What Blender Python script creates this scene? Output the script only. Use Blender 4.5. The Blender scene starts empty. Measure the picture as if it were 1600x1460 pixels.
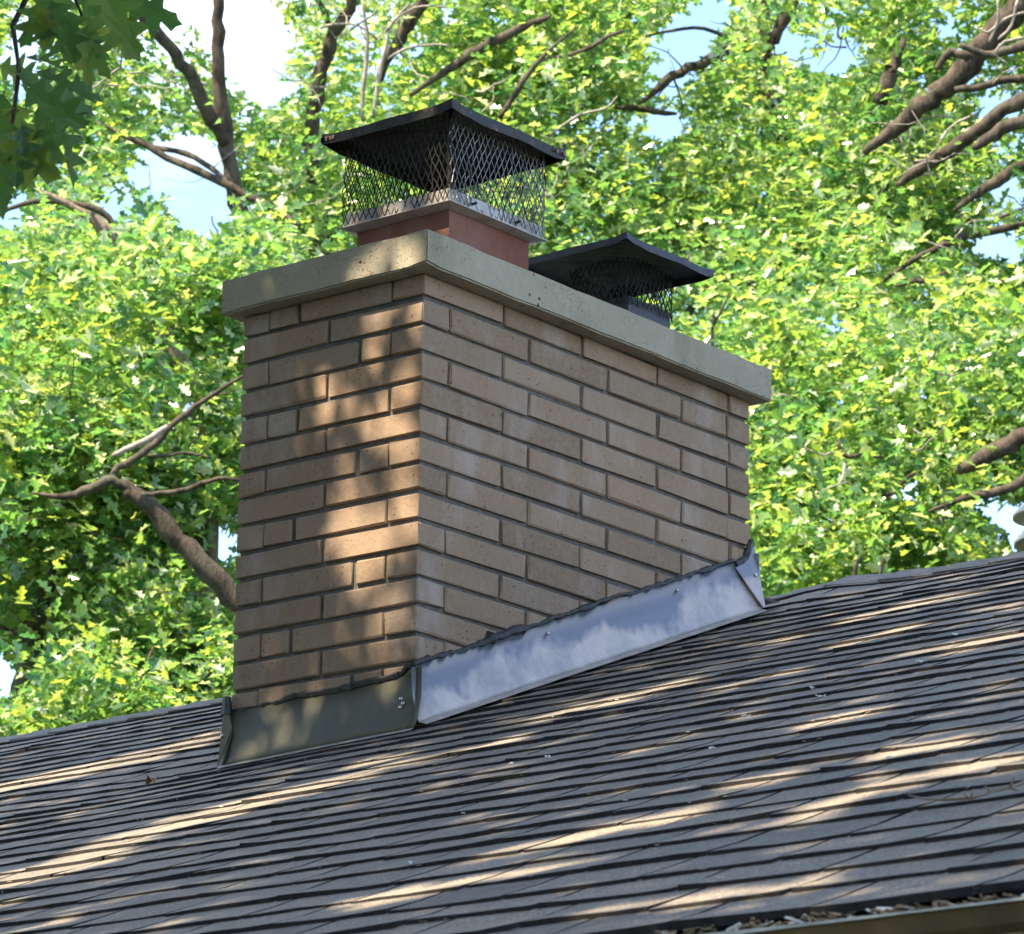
import bpy, bmesh, math, random
import numpy as np
from mathutils import Vector, Matrix
random.seed(7); RNG = np.random.default_rng(7)
SC = bpy.context.scene; COL = SC.collection

# ------------------------------------------------------------------ camera
ZO = 4.5                                   # height of the first bed joint under the crown above the ground
F_PX, PW, PH = 6231.0, 1600.0, 1460.0      # focal length in pixels of the 1600 x 1460 photograph
CAM = Vector((5.784, -6.7733, -2.914 + ZO))
RT = Vector((0.7783, 0.6278, 0.0142)); UP = Vector((0.1590, -0.2189, 0.9627)); FW = Vector((-0.6075, 0.7470, 0.2702))
cd = bpy.data.cameras.new('camera'); cam = bpy.data.objects.new('camera', cd); COL.objects.link(cam); SC.camera = cam
m3 = Matrix((RT, UP, -FW)).transposed().to_quaternion().to_matrix()
cam.matrix_world = Matrix.Translation(CAM) @ m3.to_4x4()
cd.sensor_width = 36; cd.sensor_fit = 'HORIZONTAL'; cd.lens = 36 * F_PX / PW
cd.clip_start = 0.1; cd.clip_end = 2000
cd.dof.use_dof = True; cd.dof.focus_distance = 9.2; cd.dof.aperture_fstop = 20

# ------------------------------------------------------------------ sun, sky, exposure
SUN = Vector((-0.13, -0.58, 0.87)).normalized()      # towards the sun
sl = bpy.data.lights.new('sun', 'SUN'); sl.energy = 5.0; sl.angle = math.radians(0.53); sl.color = (1.0, 0.84, 0.60)
so = bpy.data.objects.new('sun', sl); COL.objects.link(so); so.rotation_euler = SUN.to_track_quat('Z', 'Y').to_euler()
so.location = (-20, -25, 40)
W = bpy.data.worlds.new('World'); SC.world = W; W.use_nodes = True
nt = W.node_tree; nt.nodes.clear()
def wn(t, **k):
    n = nt.nodes.new(t)
    for a, b in k.items(): setattr(n, a, b)
    return n
out = wn('ShaderNodeOutputWorld'); bg = wn('ShaderNodeBackground'); bg.inputs[1].default_value = 0.125
sky = wn('ShaderNodeTexSky', sky_type='NISHITA', sun_disc=False)
sky.sun_elevation = math.asin(SUN.z); sky.sun_rotation = math.atan2(SUN.x, SUN.y); sky.air_density = 1.0; sky.dust_density = 0.25; sky.ozone_density = 2.5
tc = wn('ShaderNodeTexCoord'); mp = wn('ShaderNodeMapping'); mp.inputs['Scale'].default_value = (1.6, 1.6, 3.2)
mp.inputs['Location'].default_value = (8.7, 1.9, 6.2)
nz = wn('ShaderNodeTexNoise'); nz.inputs['Scale'].default_value = 1.3; nz.inputs['Detail'].default_value = 7; nz.inputs['Roughness'].default_value = 0.55
rp = wn('ShaderNodeValToRGB'); rp.color_ramp.elements[0].position = 0.52; rp.color_ramp.elements[1].position = 0.62
mx = wn('ShaderNodeMixRGB'); mx.inputs[2].default_value = (5.4, 5.8, 6.4, 1)     # sunlit cloud, on the sky texture's own scale
L_ = nt.links.new
L_(tc.outputs['Generated'], mp.inputs[0]); L_(mp.outputs[0], nz.inputs[0]); L_(nz.outputs[0], rp.inputs[0])
L_(rp.outputs[0], mx.inputs[0]); L_(sky.outputs[0], mx.inputs[1]); L_(mx.outputs[0], bg.inputs[0]); L_(bg.outputs[0], out.inputs[0])
SC.view_settings.view_transform = 'Standard'; SC.view_settings.look = 'None'
SC.view_settings.exposure = 2.0; SC.view_settings.gamma = 1.0; SC.view_settings.use_curve_mapping = False
SC.render.engine = 'CYCLES'
SC.cycles.max_bounces = 8; SC.cycles.transmission_bounces = 6

# ------------------------------------------------------------------ helpers
def px_dir(x, y):
    return FW + RT * ((x - PW / 2) / F_PX) - UP * ((y - PH / 2) / F_PX)
def at(x, y, d):
    """world point that stands d metres away (along the view axis) at a photograph pixel"""
    return CAM + px_dir(x, y) * d
def to_px(P):
    """N x 3 array of world points -> pixels and depth"""
    d = np.asarray(P) - np.array(CAM)
    z = d @ np.array(FW)
    return np.stack([PW / 2 + F_PX * (d @ np.array(RT)) / z, PH / 2 - F_PX * (d @ np.array(UP)) / z], -1), z
ROOF_S, ROOF_T, ROOF_A = 0.393, 0.010, -1.0382 + ZO
RIDGE_Y, EAVE_Y = 1.70, -2.86
def roofz(x, y):
    sag = 0.016 * np.exp(-((x + 0.68) / 0.5) ** 2 - ((y + 0.1) / 0.45) ** 2)      # the old roof dips a little below the chimney's left corner
    return ROOF_A + ROOF_S * y + ROOF_T * x - sag

def tag(o, label=None, cat=None, group=None, kind=None):
    if label: o['label'] = label
    if cat: o['category'] = cat
    if group: o['group'] = group
    if kind: o['kind'] = kind
    return o
def empty(name, loc):
    o = bpy.data.objects.new(name, None); COL.objects.link(o); o.location = loc; o.empty_display_size = 0.1; return o
def link(name, me, parent=None, mats=()):
    for m in mats: me.materials.append(m)
    o = bpy.data.objects.new(name, me); COL.objects.link(o)
    if parent:
        o.parent = parent
        w = wloc(parent); o.matrix_parent_inverse = Matrix.Translation(-w)
    return o
def wloc(o):
    v = Vector(o.location)
    while o.parent: o = o.parent; v = v * 1.0
    return v
def pymesh(name, V, Fc, smooth=False):
    me = bpy.data.meshes.new(name); me.from_pydata([tuple(v) for v in V], [], Fc); me.update()
    if smooth: me.polygons.foreach_set('use_smooth', [True] * len(me.polygons))
    return me
def bm_mesh(name, bm, smooth=False):
    me = bpy.data.meshes.new(name); bm.normal_update(); bm.to_mesh(me); bm.free()
    if smooth: me.polygons.foreach_set('use_smooth', [True] * len(me.polygons))
    return me
class MB:
    """collects simple solids into one mesh"""
    def __init__(s): s.V = []; s.F = []; s.M = []
    def add(s, V, Fc, m=0):
        b = len(s.V); s.V += [tuple(v) for v in V]; s.F += [tuple(i + b for i in f) for f in Fc]; s.M += [m] * len(Fc); return s
    def hexa(s, c, m=0):
        """eight corners: bottom loop, top loop"""
        return s.add(c, [(3, 2, 1, 0), (4, 5, 6, 7), (0, 1, 5, 4), (1, 2, 6, 5), (2, 3, 7, 6), (3, 0, 4, 7)], m)
    def box(s, a, b, m=0):
        x0, y0, z0 = a; x1, y1, z1 = b
        return s.hexa([(x0, y0, z0), (x1, y0, z0), (x1, y1, z0), (x0, y1, z0), (x0, y0, z1), (x1, y0, z1), (x1, y1, z1), (x0, y1, z1)], m)
    def tube(s, pts, rad, n=6, m=0, cap=True):
        pts = [Vector(p) for p in pts]; k = len(pts); V = []; Fc = []
        ref = Vector((0.31, 0.17, 0.93))
        for i, p in enumerate(pts):
            t = (pts[min(i + 1, k - 1)] - pts[max(i - 1, 0)]).normalized()
            a = t.cross(ref)
            if a.length < 1e-3: a = t.cross(Vector((1, 0, 0)))
            a.normalize(); b = t.cross(a)
            r = rad[i] if hasattr(rad, '__len__') else rad
            for j in range(n):
                q = 2 * math.pi * j / n; V.append(p + (a * math.cos(q) + b * math.sin(q)) * r)
        for i in range(k - 1):
            for j in range(n):
                Fc.append((i * n + j, i * n + (j + 1) % n, (i + 1) * n + (j + 1) % n, (i + 1) * n + j))
        if cap: Fc += [tuple(range(n - 1, -1, -1)), tuple(range((k - 1) * n, k * n))]
        return s.add(V, Fc, m)
    def obj(s, name, mats, parent=None, smooth=False):
        me = pymesh(name, s.V, s.F, smooth)
        if not isinstance(mats, (list, tuple)): mats = [mats]
        for m in mats: me.materials.append(m)
        if len(mats) > 1: me.polygons.foreach_set('material_index', s.M)
        return link(name, me, parent)

# ------------------------------------------------------------------ materials
class Mat:
    def __init__(s, name):
        s.m = bpy.data.materials.new(name); s.m.use_nodes = True; s.t = s.m.node_tree
        s.b = s.t.nodes['Principled BSDF']; s.o = s.t.nodes['Material Output']; s.tc = s.t.nodes.new('ShaderNodeTexCoord')
    def n(s, typ, **k):
        n = s.t.nodes.new(typ)
        for a, b in k.items(): setattr(n, a, b)
        return n
    def l(s, a, b): s.t.links.new(a, b)
    def noise(s, scale, detail=4, rough=0.6, coord='Object', stretch=None, off=None):
        n = s.n('ShaderNodeTexNoise'); n.inputs['Scale'].default_value = scale; n.inputs['Detail'].default_value = detail; n.inputs['Roughness'].default_value = rough
        src = s.tc.outputs[coord]
        if stretch or off:
            mp = s.n('ShaderNodeMapping')
            if stretch: mp.inputs['Scale'].default_value = stretch
            if off: mp.inputs['Location'].default_value = off
            s.l(src, mp.inputs[0]); src = mp.outputs[0]
        s.l(src, n.inputs['Vector']); return n.outputs['Fac']
    def ramp(s, fac, stops):
        r = s.n('ShaderNodeValToRGB'); e = r.color_ramp.elements
        while len(e) < len(stops): e.new(0.5)
        for i, (p, c) in enumerate(stops):
            e[i].position = p; e[i].color = (c, c, c, 1) if isinstance(c, (int, float)) else (*c, 1)
        s.l(fac, r.inputs[0]); return r.outputs[0]
    def mix(s, fac, a, b, mode='MIX'):
        n = s.n('ShaderNodeMixRGB', blend_type=mode)
        for i, v in ((0, fac), (1, a), (2, b)):
            if isinstance(v, (int, float)): n.inputs[i].default_value = v if i == 0 else (v, v, v, 1)
            elif isinstance(v, tuple): n.inputs[i].default_value = (*v, 1)
            else: s.l(v, n.inputs[i])
        return n.outputs[0]
    def math(s, op, a, b=0.0):
        n = s.n('ShaderNodeMath', operation=op)
        for i, v in ((0, a), (1, b)):
            if isinstance(v, (int, float)): n.inputs[i].default_value = v
            else: s.l(v, n.inputs[i])
        return n.outputs[0]
    def rand(s):
        n = s.n('ShaderNodeObjectInfo'); return n.outputs['Random']
    def set(s, color=None, rough=None, metal=None, spec=None):
        for k, v in (('Base Color', color), ('Roughness', rough), ('Metallic', metal), ('Specular IOR Level', spec)):
            if v is None: continue
            if isinstance(v, tuple): s.b.inputs[k].default_value = (*v, 1)
            elif isinstance(v, (int, float)): s.b.inputs[k].default_value = v
            else: s.l(v, s.b.inputs[k])
        return s
    def bump(s, h, dist, strength=1.0):
        n = s.n('ShaderNodeBump'); n.inputs['Distance'].default_value = dist; n.inputs['Strength'].default_value = strength
        s.l(h, n.inputs['Height']); s.l(n.outputs[0], s.b.inputs['Normal']); return s

def mat_brick():
    a = Mat('brick'); r = a.rand()
    c = a.ramp(r, [(0.0, (0.180, 0.124, 0.088)), (0.25, (0.245, 0.170, 0.121)), (0.6, (0.275, 0.193, 0.140)), (0.82, (0.218, 0.162, 0.127)), (1.0, (0.305, 0.216, 0.158))])
    n1 = a.noise(9, 5, 0.65); n2 = a.noise(70, 4, 0.7)
    c = a.mix(a.ramp(n1, [(0.35, 0.0), (0.7, 0.55)]), c, (0.205, 0.145, 0.090))
    c = a.mix(a.ramp(n2, [(0.42, 0.0), (0.75, 0.5)]), c, (0.33, 0.25, 0.175))
    v = a.n('ShaderNodeTexVoronoi'); v.inputs['Scale'].default_value = 75; a.l(a.tc.outputs['Object'], v.inputs['Vector'])
    pit = a.ramp(v.outputs['Distance'], [(0.10, 1.0), (0.18, 0.0)])
    pit = a.math('MULTIPLY', pit, a.ramp(a.noise(16, 2), [(0.52, 0.0), (0.6, 1.0)]))
    c = a.mix(pit, c, (0.05, 0.035, 0.025))
    chalk = a.ramp(a.noise(5, 4, 0.7, stretch=(1.0, 1.0, 0.45)), [(0.52, 0.0), (0.72, 0.6)])
    c = a.mix(chalk, c, (0.37, 0.32, 0.295))
    a.set(c, 0.88, spec=0.25)
    h = a.math('SUBTRACT', a.math('ADD', a.math('MULTIPLY', n2, 0.5), n1), a.math('MULTIPLY', pit, 1.2))
    return a.bump(h, 0.0035, 0.8).m
def mat_mortar():
    a = Mat('mortar'); n = a.noise(60, 5, 0.7); n2 = a.noise(4, 3)
    c = a.mix(a.ramp(n, [(0.3, 0.0), (0.8, 1.0)]), (0.085, 0.080, 0.078), (0.18, 0.168, 0.160))
    c = a.mix(a.ramp(n2, [(0.45, 0.0), (0.7, 0.5)]), c, (0.062, 0.058, 0.055))
    return a.set(c, 0.95, spec=0.1).bump(n, 0.004).m
def mat_concrete():
    a = Mat('weathered_concrete'); n1 = a.noise(3.0, 6, 0.65); n2 = a.noise(45, 5, 0.7)
    c = a.mix(a.ramp(n1, [(0.3, 0.0), (0.75, 1.0)]), (0.270, 0.243, 0.185), (0.385, 0.348, 0.275))
    c = a.mix(a.ramp(n2, [(0.35, 0.0), (0.8, 0.5)]), c, (0.24, 0.220, 0.170))
    st = a.ramp(a.noise(4.5, 5, 0.75, stretch=(1, 1, 0.25), off=(3, 1, 0)), [(0.57, 0.0), (0.72, 0.7)])
    c = a.mix(st, c, (0.13, 0.135, 0.085))
    v = a.n('ShaderNodeTexVoronoi'); v.inputs['Scale'].default_value = 42; a.l(a.tc.outputs['Object'], v.inputs['Vector'])
    pit = a.math('MULTIPLY', a.ramp(v.outputs['Distance'], [(0.13, 1.0), (0.2, 0.0)]), a.ramp(a.noise(7, 2, off=(5, 5, 5)), [(0.56, 0.0), (0.64, 1.0)]))
    c = a.mix(pit, c, (0.03, 0.03, 0.02))
    v2 = a.n('ShaderNodeTexVoronoi'); v2.inputs['Scale'].default_value = 130; a.l(a.tc.outputs['Object'], v2.inputs['Vector'])
    p2 = a.math('MULTIPLY', a.ramp(v2.outputs['Distance'], [(0.14, 1.0), (0.22, 0.0)]), a.ramp(a.noise(11, 2, off=(1, 2, 5)), [(0.5, 0.0), (0.56, 1.0)]))
    c = a.mix(p2, c, (0.07, 0.07, 0.05))
    a.set(c, 0.92, spec=0.2)
    return a.bump(a.math('SUBTRACT', n2, a.math('MULTIPLY', a.math('ADD', pit, p2), 1.5)), 0.004, 0.8).m
def mat_shingle():
    a = Mat('asphalt_granules'); r = a.rand()
    g = a.noise(190, 3, 0.9); n1 = a.noise(2.2, 5, 0.65); n2 = a.noise(24, 5, 0.7)
    c = a.mix(a.ramp(g, [(0.40, 0.0), (0.61, 1.0)]), (0.044, 0.038, 0.032), (0.295, 0.255, 0.210))
    c = a.mix(a.ramp(n1, [(0.35, 0.0), (0.7, 0.6)]), c, (0.112, 0.105, 0.080))
    c = a.mix(a.ramp(n2, [(0.5, 0.0), (0.75, 0.6)]), c, (0.195, 0.165, 0.132))
    at_ = a.n('ShaderNodeAttribute', attribute_name='tone')
    c = a.mix(0.7, c, a.ramp(at_.outputs['Fac'], [(0.0, (0.50, 0.49, 0.50)), (0.5, (0.95, 0.93, 0.90)), (1.0, (1.35, 1.25, 1.12))]), 'MULTIPLY')
    lich = a.ramp(a.noise(38, 3, 0.5, off=(9, 4, 1)), [(0.70, 0.0), (0.75, 0.7)])
    c = a.mix(lich, c, (0.34, 0.35, 0.31))
    a.set(c, a.ramp(n2, [(0.3, 0.55), (0.7, 0.80)]), spec=0.5)
    return a.bump(a.math('ADD', a.math('MULTIPLY', g, 0.7), n2), 0.005, 0.8).m
def mat_simple(name, col, rough=0.7, metal=0.0, var=0.35, scale=12, spec=0.4, bump=0.001):
    a = Mat(name); n = a.noise(scale, 5, 0.65)
    c = a.mix(a.ramp(n, [(0.3, 0.0), (0.75, 1.0)]), tuple(x * (1 - var) for x in col), tuple(min(1, x * (1 + var)) for x in col))
    a.set(c, rough, metal, spec)
    if bump: a.bump(n, bump, 0.6)
    return a.m
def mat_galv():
    """dull zinc with pale residue and painted-in sky reflection climbing in drips from the foot"""
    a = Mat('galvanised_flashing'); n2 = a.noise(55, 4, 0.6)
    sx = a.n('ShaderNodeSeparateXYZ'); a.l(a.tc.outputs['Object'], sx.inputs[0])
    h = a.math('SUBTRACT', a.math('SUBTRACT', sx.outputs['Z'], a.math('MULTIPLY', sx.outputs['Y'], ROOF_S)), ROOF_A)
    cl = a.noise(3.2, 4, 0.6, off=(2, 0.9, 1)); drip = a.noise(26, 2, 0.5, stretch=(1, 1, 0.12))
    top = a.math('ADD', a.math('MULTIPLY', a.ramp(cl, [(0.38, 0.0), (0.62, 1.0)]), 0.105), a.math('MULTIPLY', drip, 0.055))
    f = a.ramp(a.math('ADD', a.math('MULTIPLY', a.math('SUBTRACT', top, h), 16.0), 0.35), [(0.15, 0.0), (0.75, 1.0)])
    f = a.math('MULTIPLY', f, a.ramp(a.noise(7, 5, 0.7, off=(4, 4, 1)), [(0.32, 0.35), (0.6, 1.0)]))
    c = a.mix(f, (0.185, 0.185, 0.205), (0.52, 0.455, 0.44))  # pale zone: chalky residue plus sky reflection put into the base colour
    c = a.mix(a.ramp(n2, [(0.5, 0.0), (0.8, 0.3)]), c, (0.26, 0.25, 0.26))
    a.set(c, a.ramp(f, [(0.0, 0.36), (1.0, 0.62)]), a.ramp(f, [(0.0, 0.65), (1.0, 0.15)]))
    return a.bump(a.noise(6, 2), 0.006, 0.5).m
def mat_apron():
    a = Mat('tarnished_apron'); n1 = a.noise(5, 5, 0.7, stretch=(1, 1, 0.4)); n2 = a.noise(80, 4, 0.6)
    c = a.mix(a.ramp(n1, [(0.35, 0.0), (0.7, 1.0)]), (0.078, 0.080, 0.054), (0.135, 0.130, 0.096))
    c = a.mix(a.ramp(n2, [(0.45, 0.0), (0.8, 0.35)]), c, (0.13, 0.13, 0.10))
    return a.set(c, 0.55, 0.35, 0.4).bump(n1, 0.003, 0.5).m
def mat_lid():
    a = Mat('sooty_black_steel'); n1 = a.noise(9, 5, 0.75); n2 = a.noise(60, 4, 0.6)
    c = a.mix(a.ramp(n1, [(0.58, 0.0), (0.68, 0.85)]), (0.012, 0.011, 0.011), (0.16, 0.10, 0.075))
    c = a.mix(a.ramp(n2, [(0.63, 0.0), (0.72, 0.6)]), c, (0.23, 0.18, 0.15))
    return a.set(c, 0.55, 0.2, 0.5).bump(n2, 0.002).m
def mat_clay():
    a = Mat('clay_flue_tile'); n1 = a.noise(7, 5, 0.7, stretch=(1, 1, 0.4)); n2 = a.noise(90, 3)
    c = a.mix(a.ramp(n1, [(0.35, 0.0), (0.62, 1.0)]), (0.150, 0.040, 0.024), (0.19, 0.090, 0.068))
    c = a.mix(a.ramp(n2, [(0.5, 0.0), (0.8, 0.3)]), c, (0.12, 0.05, 0.035))
    return a.set(c, 0.75, spec=0.3).bump(n2, 0.002).m
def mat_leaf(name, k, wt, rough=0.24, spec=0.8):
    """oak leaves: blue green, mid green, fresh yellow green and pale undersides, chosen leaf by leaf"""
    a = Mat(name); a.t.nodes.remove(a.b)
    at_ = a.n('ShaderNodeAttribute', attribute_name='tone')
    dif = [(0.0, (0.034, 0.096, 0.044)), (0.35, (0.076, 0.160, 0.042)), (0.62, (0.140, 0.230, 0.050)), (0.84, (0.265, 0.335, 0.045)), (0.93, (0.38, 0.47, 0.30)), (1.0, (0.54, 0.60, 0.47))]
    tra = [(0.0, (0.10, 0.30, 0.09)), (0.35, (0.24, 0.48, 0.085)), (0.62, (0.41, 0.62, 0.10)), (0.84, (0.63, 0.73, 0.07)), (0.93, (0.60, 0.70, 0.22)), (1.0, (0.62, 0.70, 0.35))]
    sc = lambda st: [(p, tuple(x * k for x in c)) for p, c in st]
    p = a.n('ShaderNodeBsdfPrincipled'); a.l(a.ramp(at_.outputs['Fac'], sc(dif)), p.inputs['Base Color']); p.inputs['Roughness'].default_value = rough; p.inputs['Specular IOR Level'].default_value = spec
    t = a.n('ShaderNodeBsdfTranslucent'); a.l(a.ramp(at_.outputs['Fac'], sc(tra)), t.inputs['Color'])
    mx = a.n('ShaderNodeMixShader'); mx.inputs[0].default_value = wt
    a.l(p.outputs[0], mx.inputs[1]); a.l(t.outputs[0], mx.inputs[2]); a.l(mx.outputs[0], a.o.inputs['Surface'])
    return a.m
def mat_bark(name, c0, c1):
    a = Mat(name); n1 = a.noise(14, 6, 0.75, stretch=(1, 1, 0.35)); n2 = a.noise(2.5, 3)
    c = a.mix(a.ramp(n1, [(0.38, 0.0), (0.66, 1.0)]), c0, c1)
    c = a.mix(a.ramp(n2, [(0.5, 0.0), (0.75, 0.4)]), c, (0.13, 0.14, 0.10))
    return a.set(c, 0.9, spec=0.2).bump(n1, 0.03, 1.0).m

M = dict(brick=mat_brick(), mortar=mat_mortar(), concrete=mat_concrete(), shingle=mat_shingle(),
    butt=mat_simple('shingle_butt_edge', (0.022, 0.020, 0.020), 0.9, var=0.5, scale=60, spec=0.2),
    deck=mat_simple('roof_underlay', (0.02, 0.02, 0.02), 0.9, bump=0),
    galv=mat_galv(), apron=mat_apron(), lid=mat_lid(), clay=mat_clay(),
    sealant=mat_simple('black_roof_sealant', (0.018, 0.017, 0.018), 0.55, var=0.4, scale=80, spec=0.5, bump=0.004),
    wire=mat_simple('sky_bright_wire', (0.22, 0.21, 0.21), 0.5, 0.7, var=0.5, scale=20, bump=0),  # paler copy for the right-hand screen, sky reflection put into its colour
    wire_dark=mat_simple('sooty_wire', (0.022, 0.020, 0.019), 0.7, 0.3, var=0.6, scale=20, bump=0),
    band=mat_simple('pale_steel_band', (0.36, 0.335, 0.325), 0.5, 0.45, var=0.3, scale=18),
    band_dark=mat_simple('dark_steel_band', (0.045, 0.047, 0.058), 0.5, 0.5, var=0.4, scale=18),
    steel=mat_simple('screw_steel', (0.55, 0.54, 0.52), 0.35, 0.9, var=0.2, bump=0),
    rust=mat_simple('rusty_edge', (0.30, 0.20, 0.17), 0.8, 0.1, var=0.6, scale=60),
    gutter=mat_simple('olive_brown_gutter_paint', (0.135, 0.088, 0.045), 0.6, 0.0, var=0.4, scale=6, bump=0.0015),
    gutter_lip=mat_simple('worn_white_gutter_lip', (0.62, 0.60, 0.57), 0.45, 0.2, var=0.3, scale=25),
    fascia=mat_simple('dark_olive_fascia', (0.065, 0.055, 0.032), 0.75, var=0.35, scale=5),
    siding=mat_simple('brown_siding', (0.12, 0.10, 0.07), 0.8, var=0.2, scale=6),
    litter=mat_simple('dry_litter', (0.24, 0.17, 0.10), 0.9, var=0.75, scale=25),
    pale_litter=mat_simple('pale_seed_fluff', (0.62, 0.61, 0.58), 0.9, var=0.2, scale=30),
    dry_leaf=mat_simple('dry_leaf', (0.20, 0.11, 0.045), 0.8, var=0.4, scale=40),
    twig=mat_simple('dry_twig', (0.20, 0.15, 0.11), 0.9, var=0.5, scale=30),
    vent=mat_simple('painted_vent_metal', (0.52, 0.48, 0.38), 0.4, 0.3, var=0.2, scale=8),
    grass=mat_simple('lawn', (0.032, 0.055, 0.018), 0.95, var=0.45, scale=3, spec=0.1),
    bark=mat_bark('oak_bark', (0.026, 0.021, 0.017), (0.12, 0.092, 0.068)),
    bark_pale=mat_bark('pale_bark', (0.085, 0.065, 0.05), (0.30, 0.23, 0.18)),
    deadwood=mat_bark('dead_wood', (0.20, 0.17, 0.15), (0.42, 0.37, 0.33)),
    leaf=mat_leaf('oak_leaf_sunlit', 1.0, 0.45),
    leaf_dark=mat_leaf('oak_leaf_painted_shade', 0.30, 0.25, 0.4, 0.4),  # darker copy of the leaf material, shade put into the colour
    leaf_near=mat_leaf('oak_leaf_hanging_shaded', 0.52, 0.45, 0.45, 0.3))  # scaled darker too: shade on the hanging leaves is painted into their colour

# ------------------------------------------------------------------ ground
gm = pymesh('ground', [(-400, -400, 0), (400, -400, 0), (400, 400, 0), (-400, 400, 0)], [(0, 1, 2, 3)])
ground = link('ground', gm, None, [M['grass']]); tag(ground, 'mown green lawn around the house', 'lawn', kind='structure')

# ------------------------------------------------------------------ house: roof with shingles, gutter, fascia, walls
XL, XR = -6.5, 5.2
EXPO = 0.1390 / math.sqrt(1 + ROOF_S ** 2)        # course height measured along y
CW, CD = 0.573, 1.312                             # chimney body: x from -CW to 0, y from 0 to CD
house = empty('house', ((XL + XR) / 2, 1.7, 0)); tag(house, 'low house with weathered grey asphalt shingle roof under the brick chimney', 'house')
b = MB()
yb = RIDGE_Y * 2 - EAVE_Y
def slab(y0, z0f, y1, z1f, th):
    b.hexa([(XL, y0, z0f(XL) - th), (XR, y0, z0f(XR) - th), (XR, y1, z1f(XR) - th), (XL, y1, z1f(XL) - th),
            (XL, y0, z0f(XL)), (XR, y0, z0f(XR)), (XR, y1, z1f(XR)), (XL, y1, z1f(XL))])
slab(EAVE_Y, lambda x: roofz(x, EAVE_Y) - 0.022, RIDGE_Y, lambda x: roofz(x, RIDGE_Y) - 0.022, 0.04)
slab(RIDGE_Y + 0.0005, lambda x: roofz(x, RIDGE_Y) - 0.022, yb, lambda x: roofz(x, EAVE_Y) - 0.022, 0.04)
roof = b.obj('roof', M['deck'], house); roof['label'] = 'weathered grey shingle roof slope with dappled sunlight'
# walls under the eaves
b = MB(); b.box((XL + 0.4, EAVE_Y + 0.35, 0), (XR - 0.4, yb - 0.35, roofz(XL, EAVE_Y) - 0.05)); b.obj('wall', M['siding'], house)
# tabs: every shingle is a lapped wedge, thick at the butt and thin where the next course covers it
NROW = int((RIDGE_Y - EAVE_Y) / EXPO)
TABW = 0.2285
def wob(x, k): return 0.0040 * math.sin(x * 2.1 + k * 1.7) + 0.0030 * math.sin(x * 5.3 + k * 4.1) + 0.0022 * math.sin(x * 11.7 + k * 2.9)
def bulge(x, y):
    """shingles ride up over the flashing at the upper corner of the chimney"""
    d2 = ((x - 0.06) / 0.17) ** 2 + ((y - 1.62) / 0.20) ** 2
    return 0.022 * math.exp(-d2)
def tab_verts(x0, x1, row, rnd):
    y0 = EAVE_Y + row * EXPO; n = 4; V = []
    lift = rnd.uniform(-0.001, 0.004); dy = rnd.uniform(-0.007, 0.007); sk = rnd.uniform(-0.003, 0.003)
    curl0 = rnd.random() ** 3 * 0.0035; curl1 = rnd.random() ** 3 * 0.0035
    sk1 = rnd.uniform(-0.004, 0.004); sk2 = rnd.uniform(-0.004, 0.004)
    for i in range(n + 1):
        f = i / n; e = rnd.uniform(-0.0018, 0.0018)
        xb = x0 + (x1 - x0) * f; xt = xb + (sk1 if i == 0 else sk2 if i == n else 0)
        yb_ = y0 + dy + sk * (f - 0.5) * 2 + wob(xb, row) * 1.4 + e
        yt = y0 + EXPO + 0.022
        hb = 0.0050 + lift * 0.45 + abs(wob(xb, row + 40)) * 0.38 + rnd.uniform(-0.0009, 0.0009) + curl0 * (1 - f) ** 3 + curl1 * f ** 3; ht = 0.0010
        zb = roofz(xb, yb_) + bulge(xb, yb_); zt = roofz(xt, yt) + bulge(xt, yt)
        ym = y0 + EXPO * 0.55; hm = 0.0022 + lift * 0.2 + 0.0005 * math.sin(7 * xb + row); zm = roofz(xb, ym) + bulge(xb, ym)
        V += [(xb, yb_, zb - 0.003), (xb, yb_, zb + hb), (xb, ym, zm + hm), (xt, yt, zt + ht), (xt, yt, zt - 0.001)]
    Fc = []; Mi = []
    for i in range(n):
        a = i * 5; c = a + 5
        for j, m in ((0, 1), (1, 0), (2, 0)):
            Fc.append((a + j, c + j, c + j + 1, a + j + 1)); Mi.append(m)
    Fc += [(0, 1, 2, 3, 4), tuple(n * 5 + k for k in (4, 3, 2, 1, 0))]; Mi += [1, 1]
    return V, Fc, Mi
rnd = random.Random(11)
tabs = []
for row in range(NROW + 1):
    if EAVE_Y + row * EXPO > RIDGE_Y - 0.05: break
    x = XL + (row % 2) * TABW * 0.5 + rnd.uniform(-0.02, 0.02) + (row * 0.037) % TABW - TABW
    while x < XR:
        w = TABW * rnd.uniform(0.94, 1.06); x0, x1 = max(x, XL), min(x + w - 0.0095, XR); x += w
        if x1 - x0 < 0.03: continue
        yc = EAVE_Y + row * EXPO
        if x0 > -CW - 0.01 and x1 < 0.01 and yc > 0.0 and yc + EXPO < CD: continue      # inside the chimney
        tabs.append((x0, x1, row))
C_ = np.array([((a + c) / 2, EAVE_Y + (r + 0.5) * EXPO, 0) for a, c, r in tabs]); C_[:, 2] = [roofz(p[0], p[1]) for p in C_]
pp, dep = to_px(C_)
inside = (pp[:, 0] > -60) & (pp[:, 0] < 1660) & (pp[:, 1] < 1500)
hid = (C_[:, 0] < -0.0) & (C_[:, 1] > 0.0) & (pp[:, 0] > 380) & (pp[:, 0] < 1170)        # behind the chimney
order = np.argsort(np.where(inside & ~hid, dep, 1e9))
single = set(int(i) for i in order[:300])
mb = MB(); tone_all = []
def tone_attr(me, vals):
    a = me.attributes.new('tone', 'FLOAT', 'FACE'); a.data.foreach_set('value', np.array(vals, dtype=np.float32))
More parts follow.
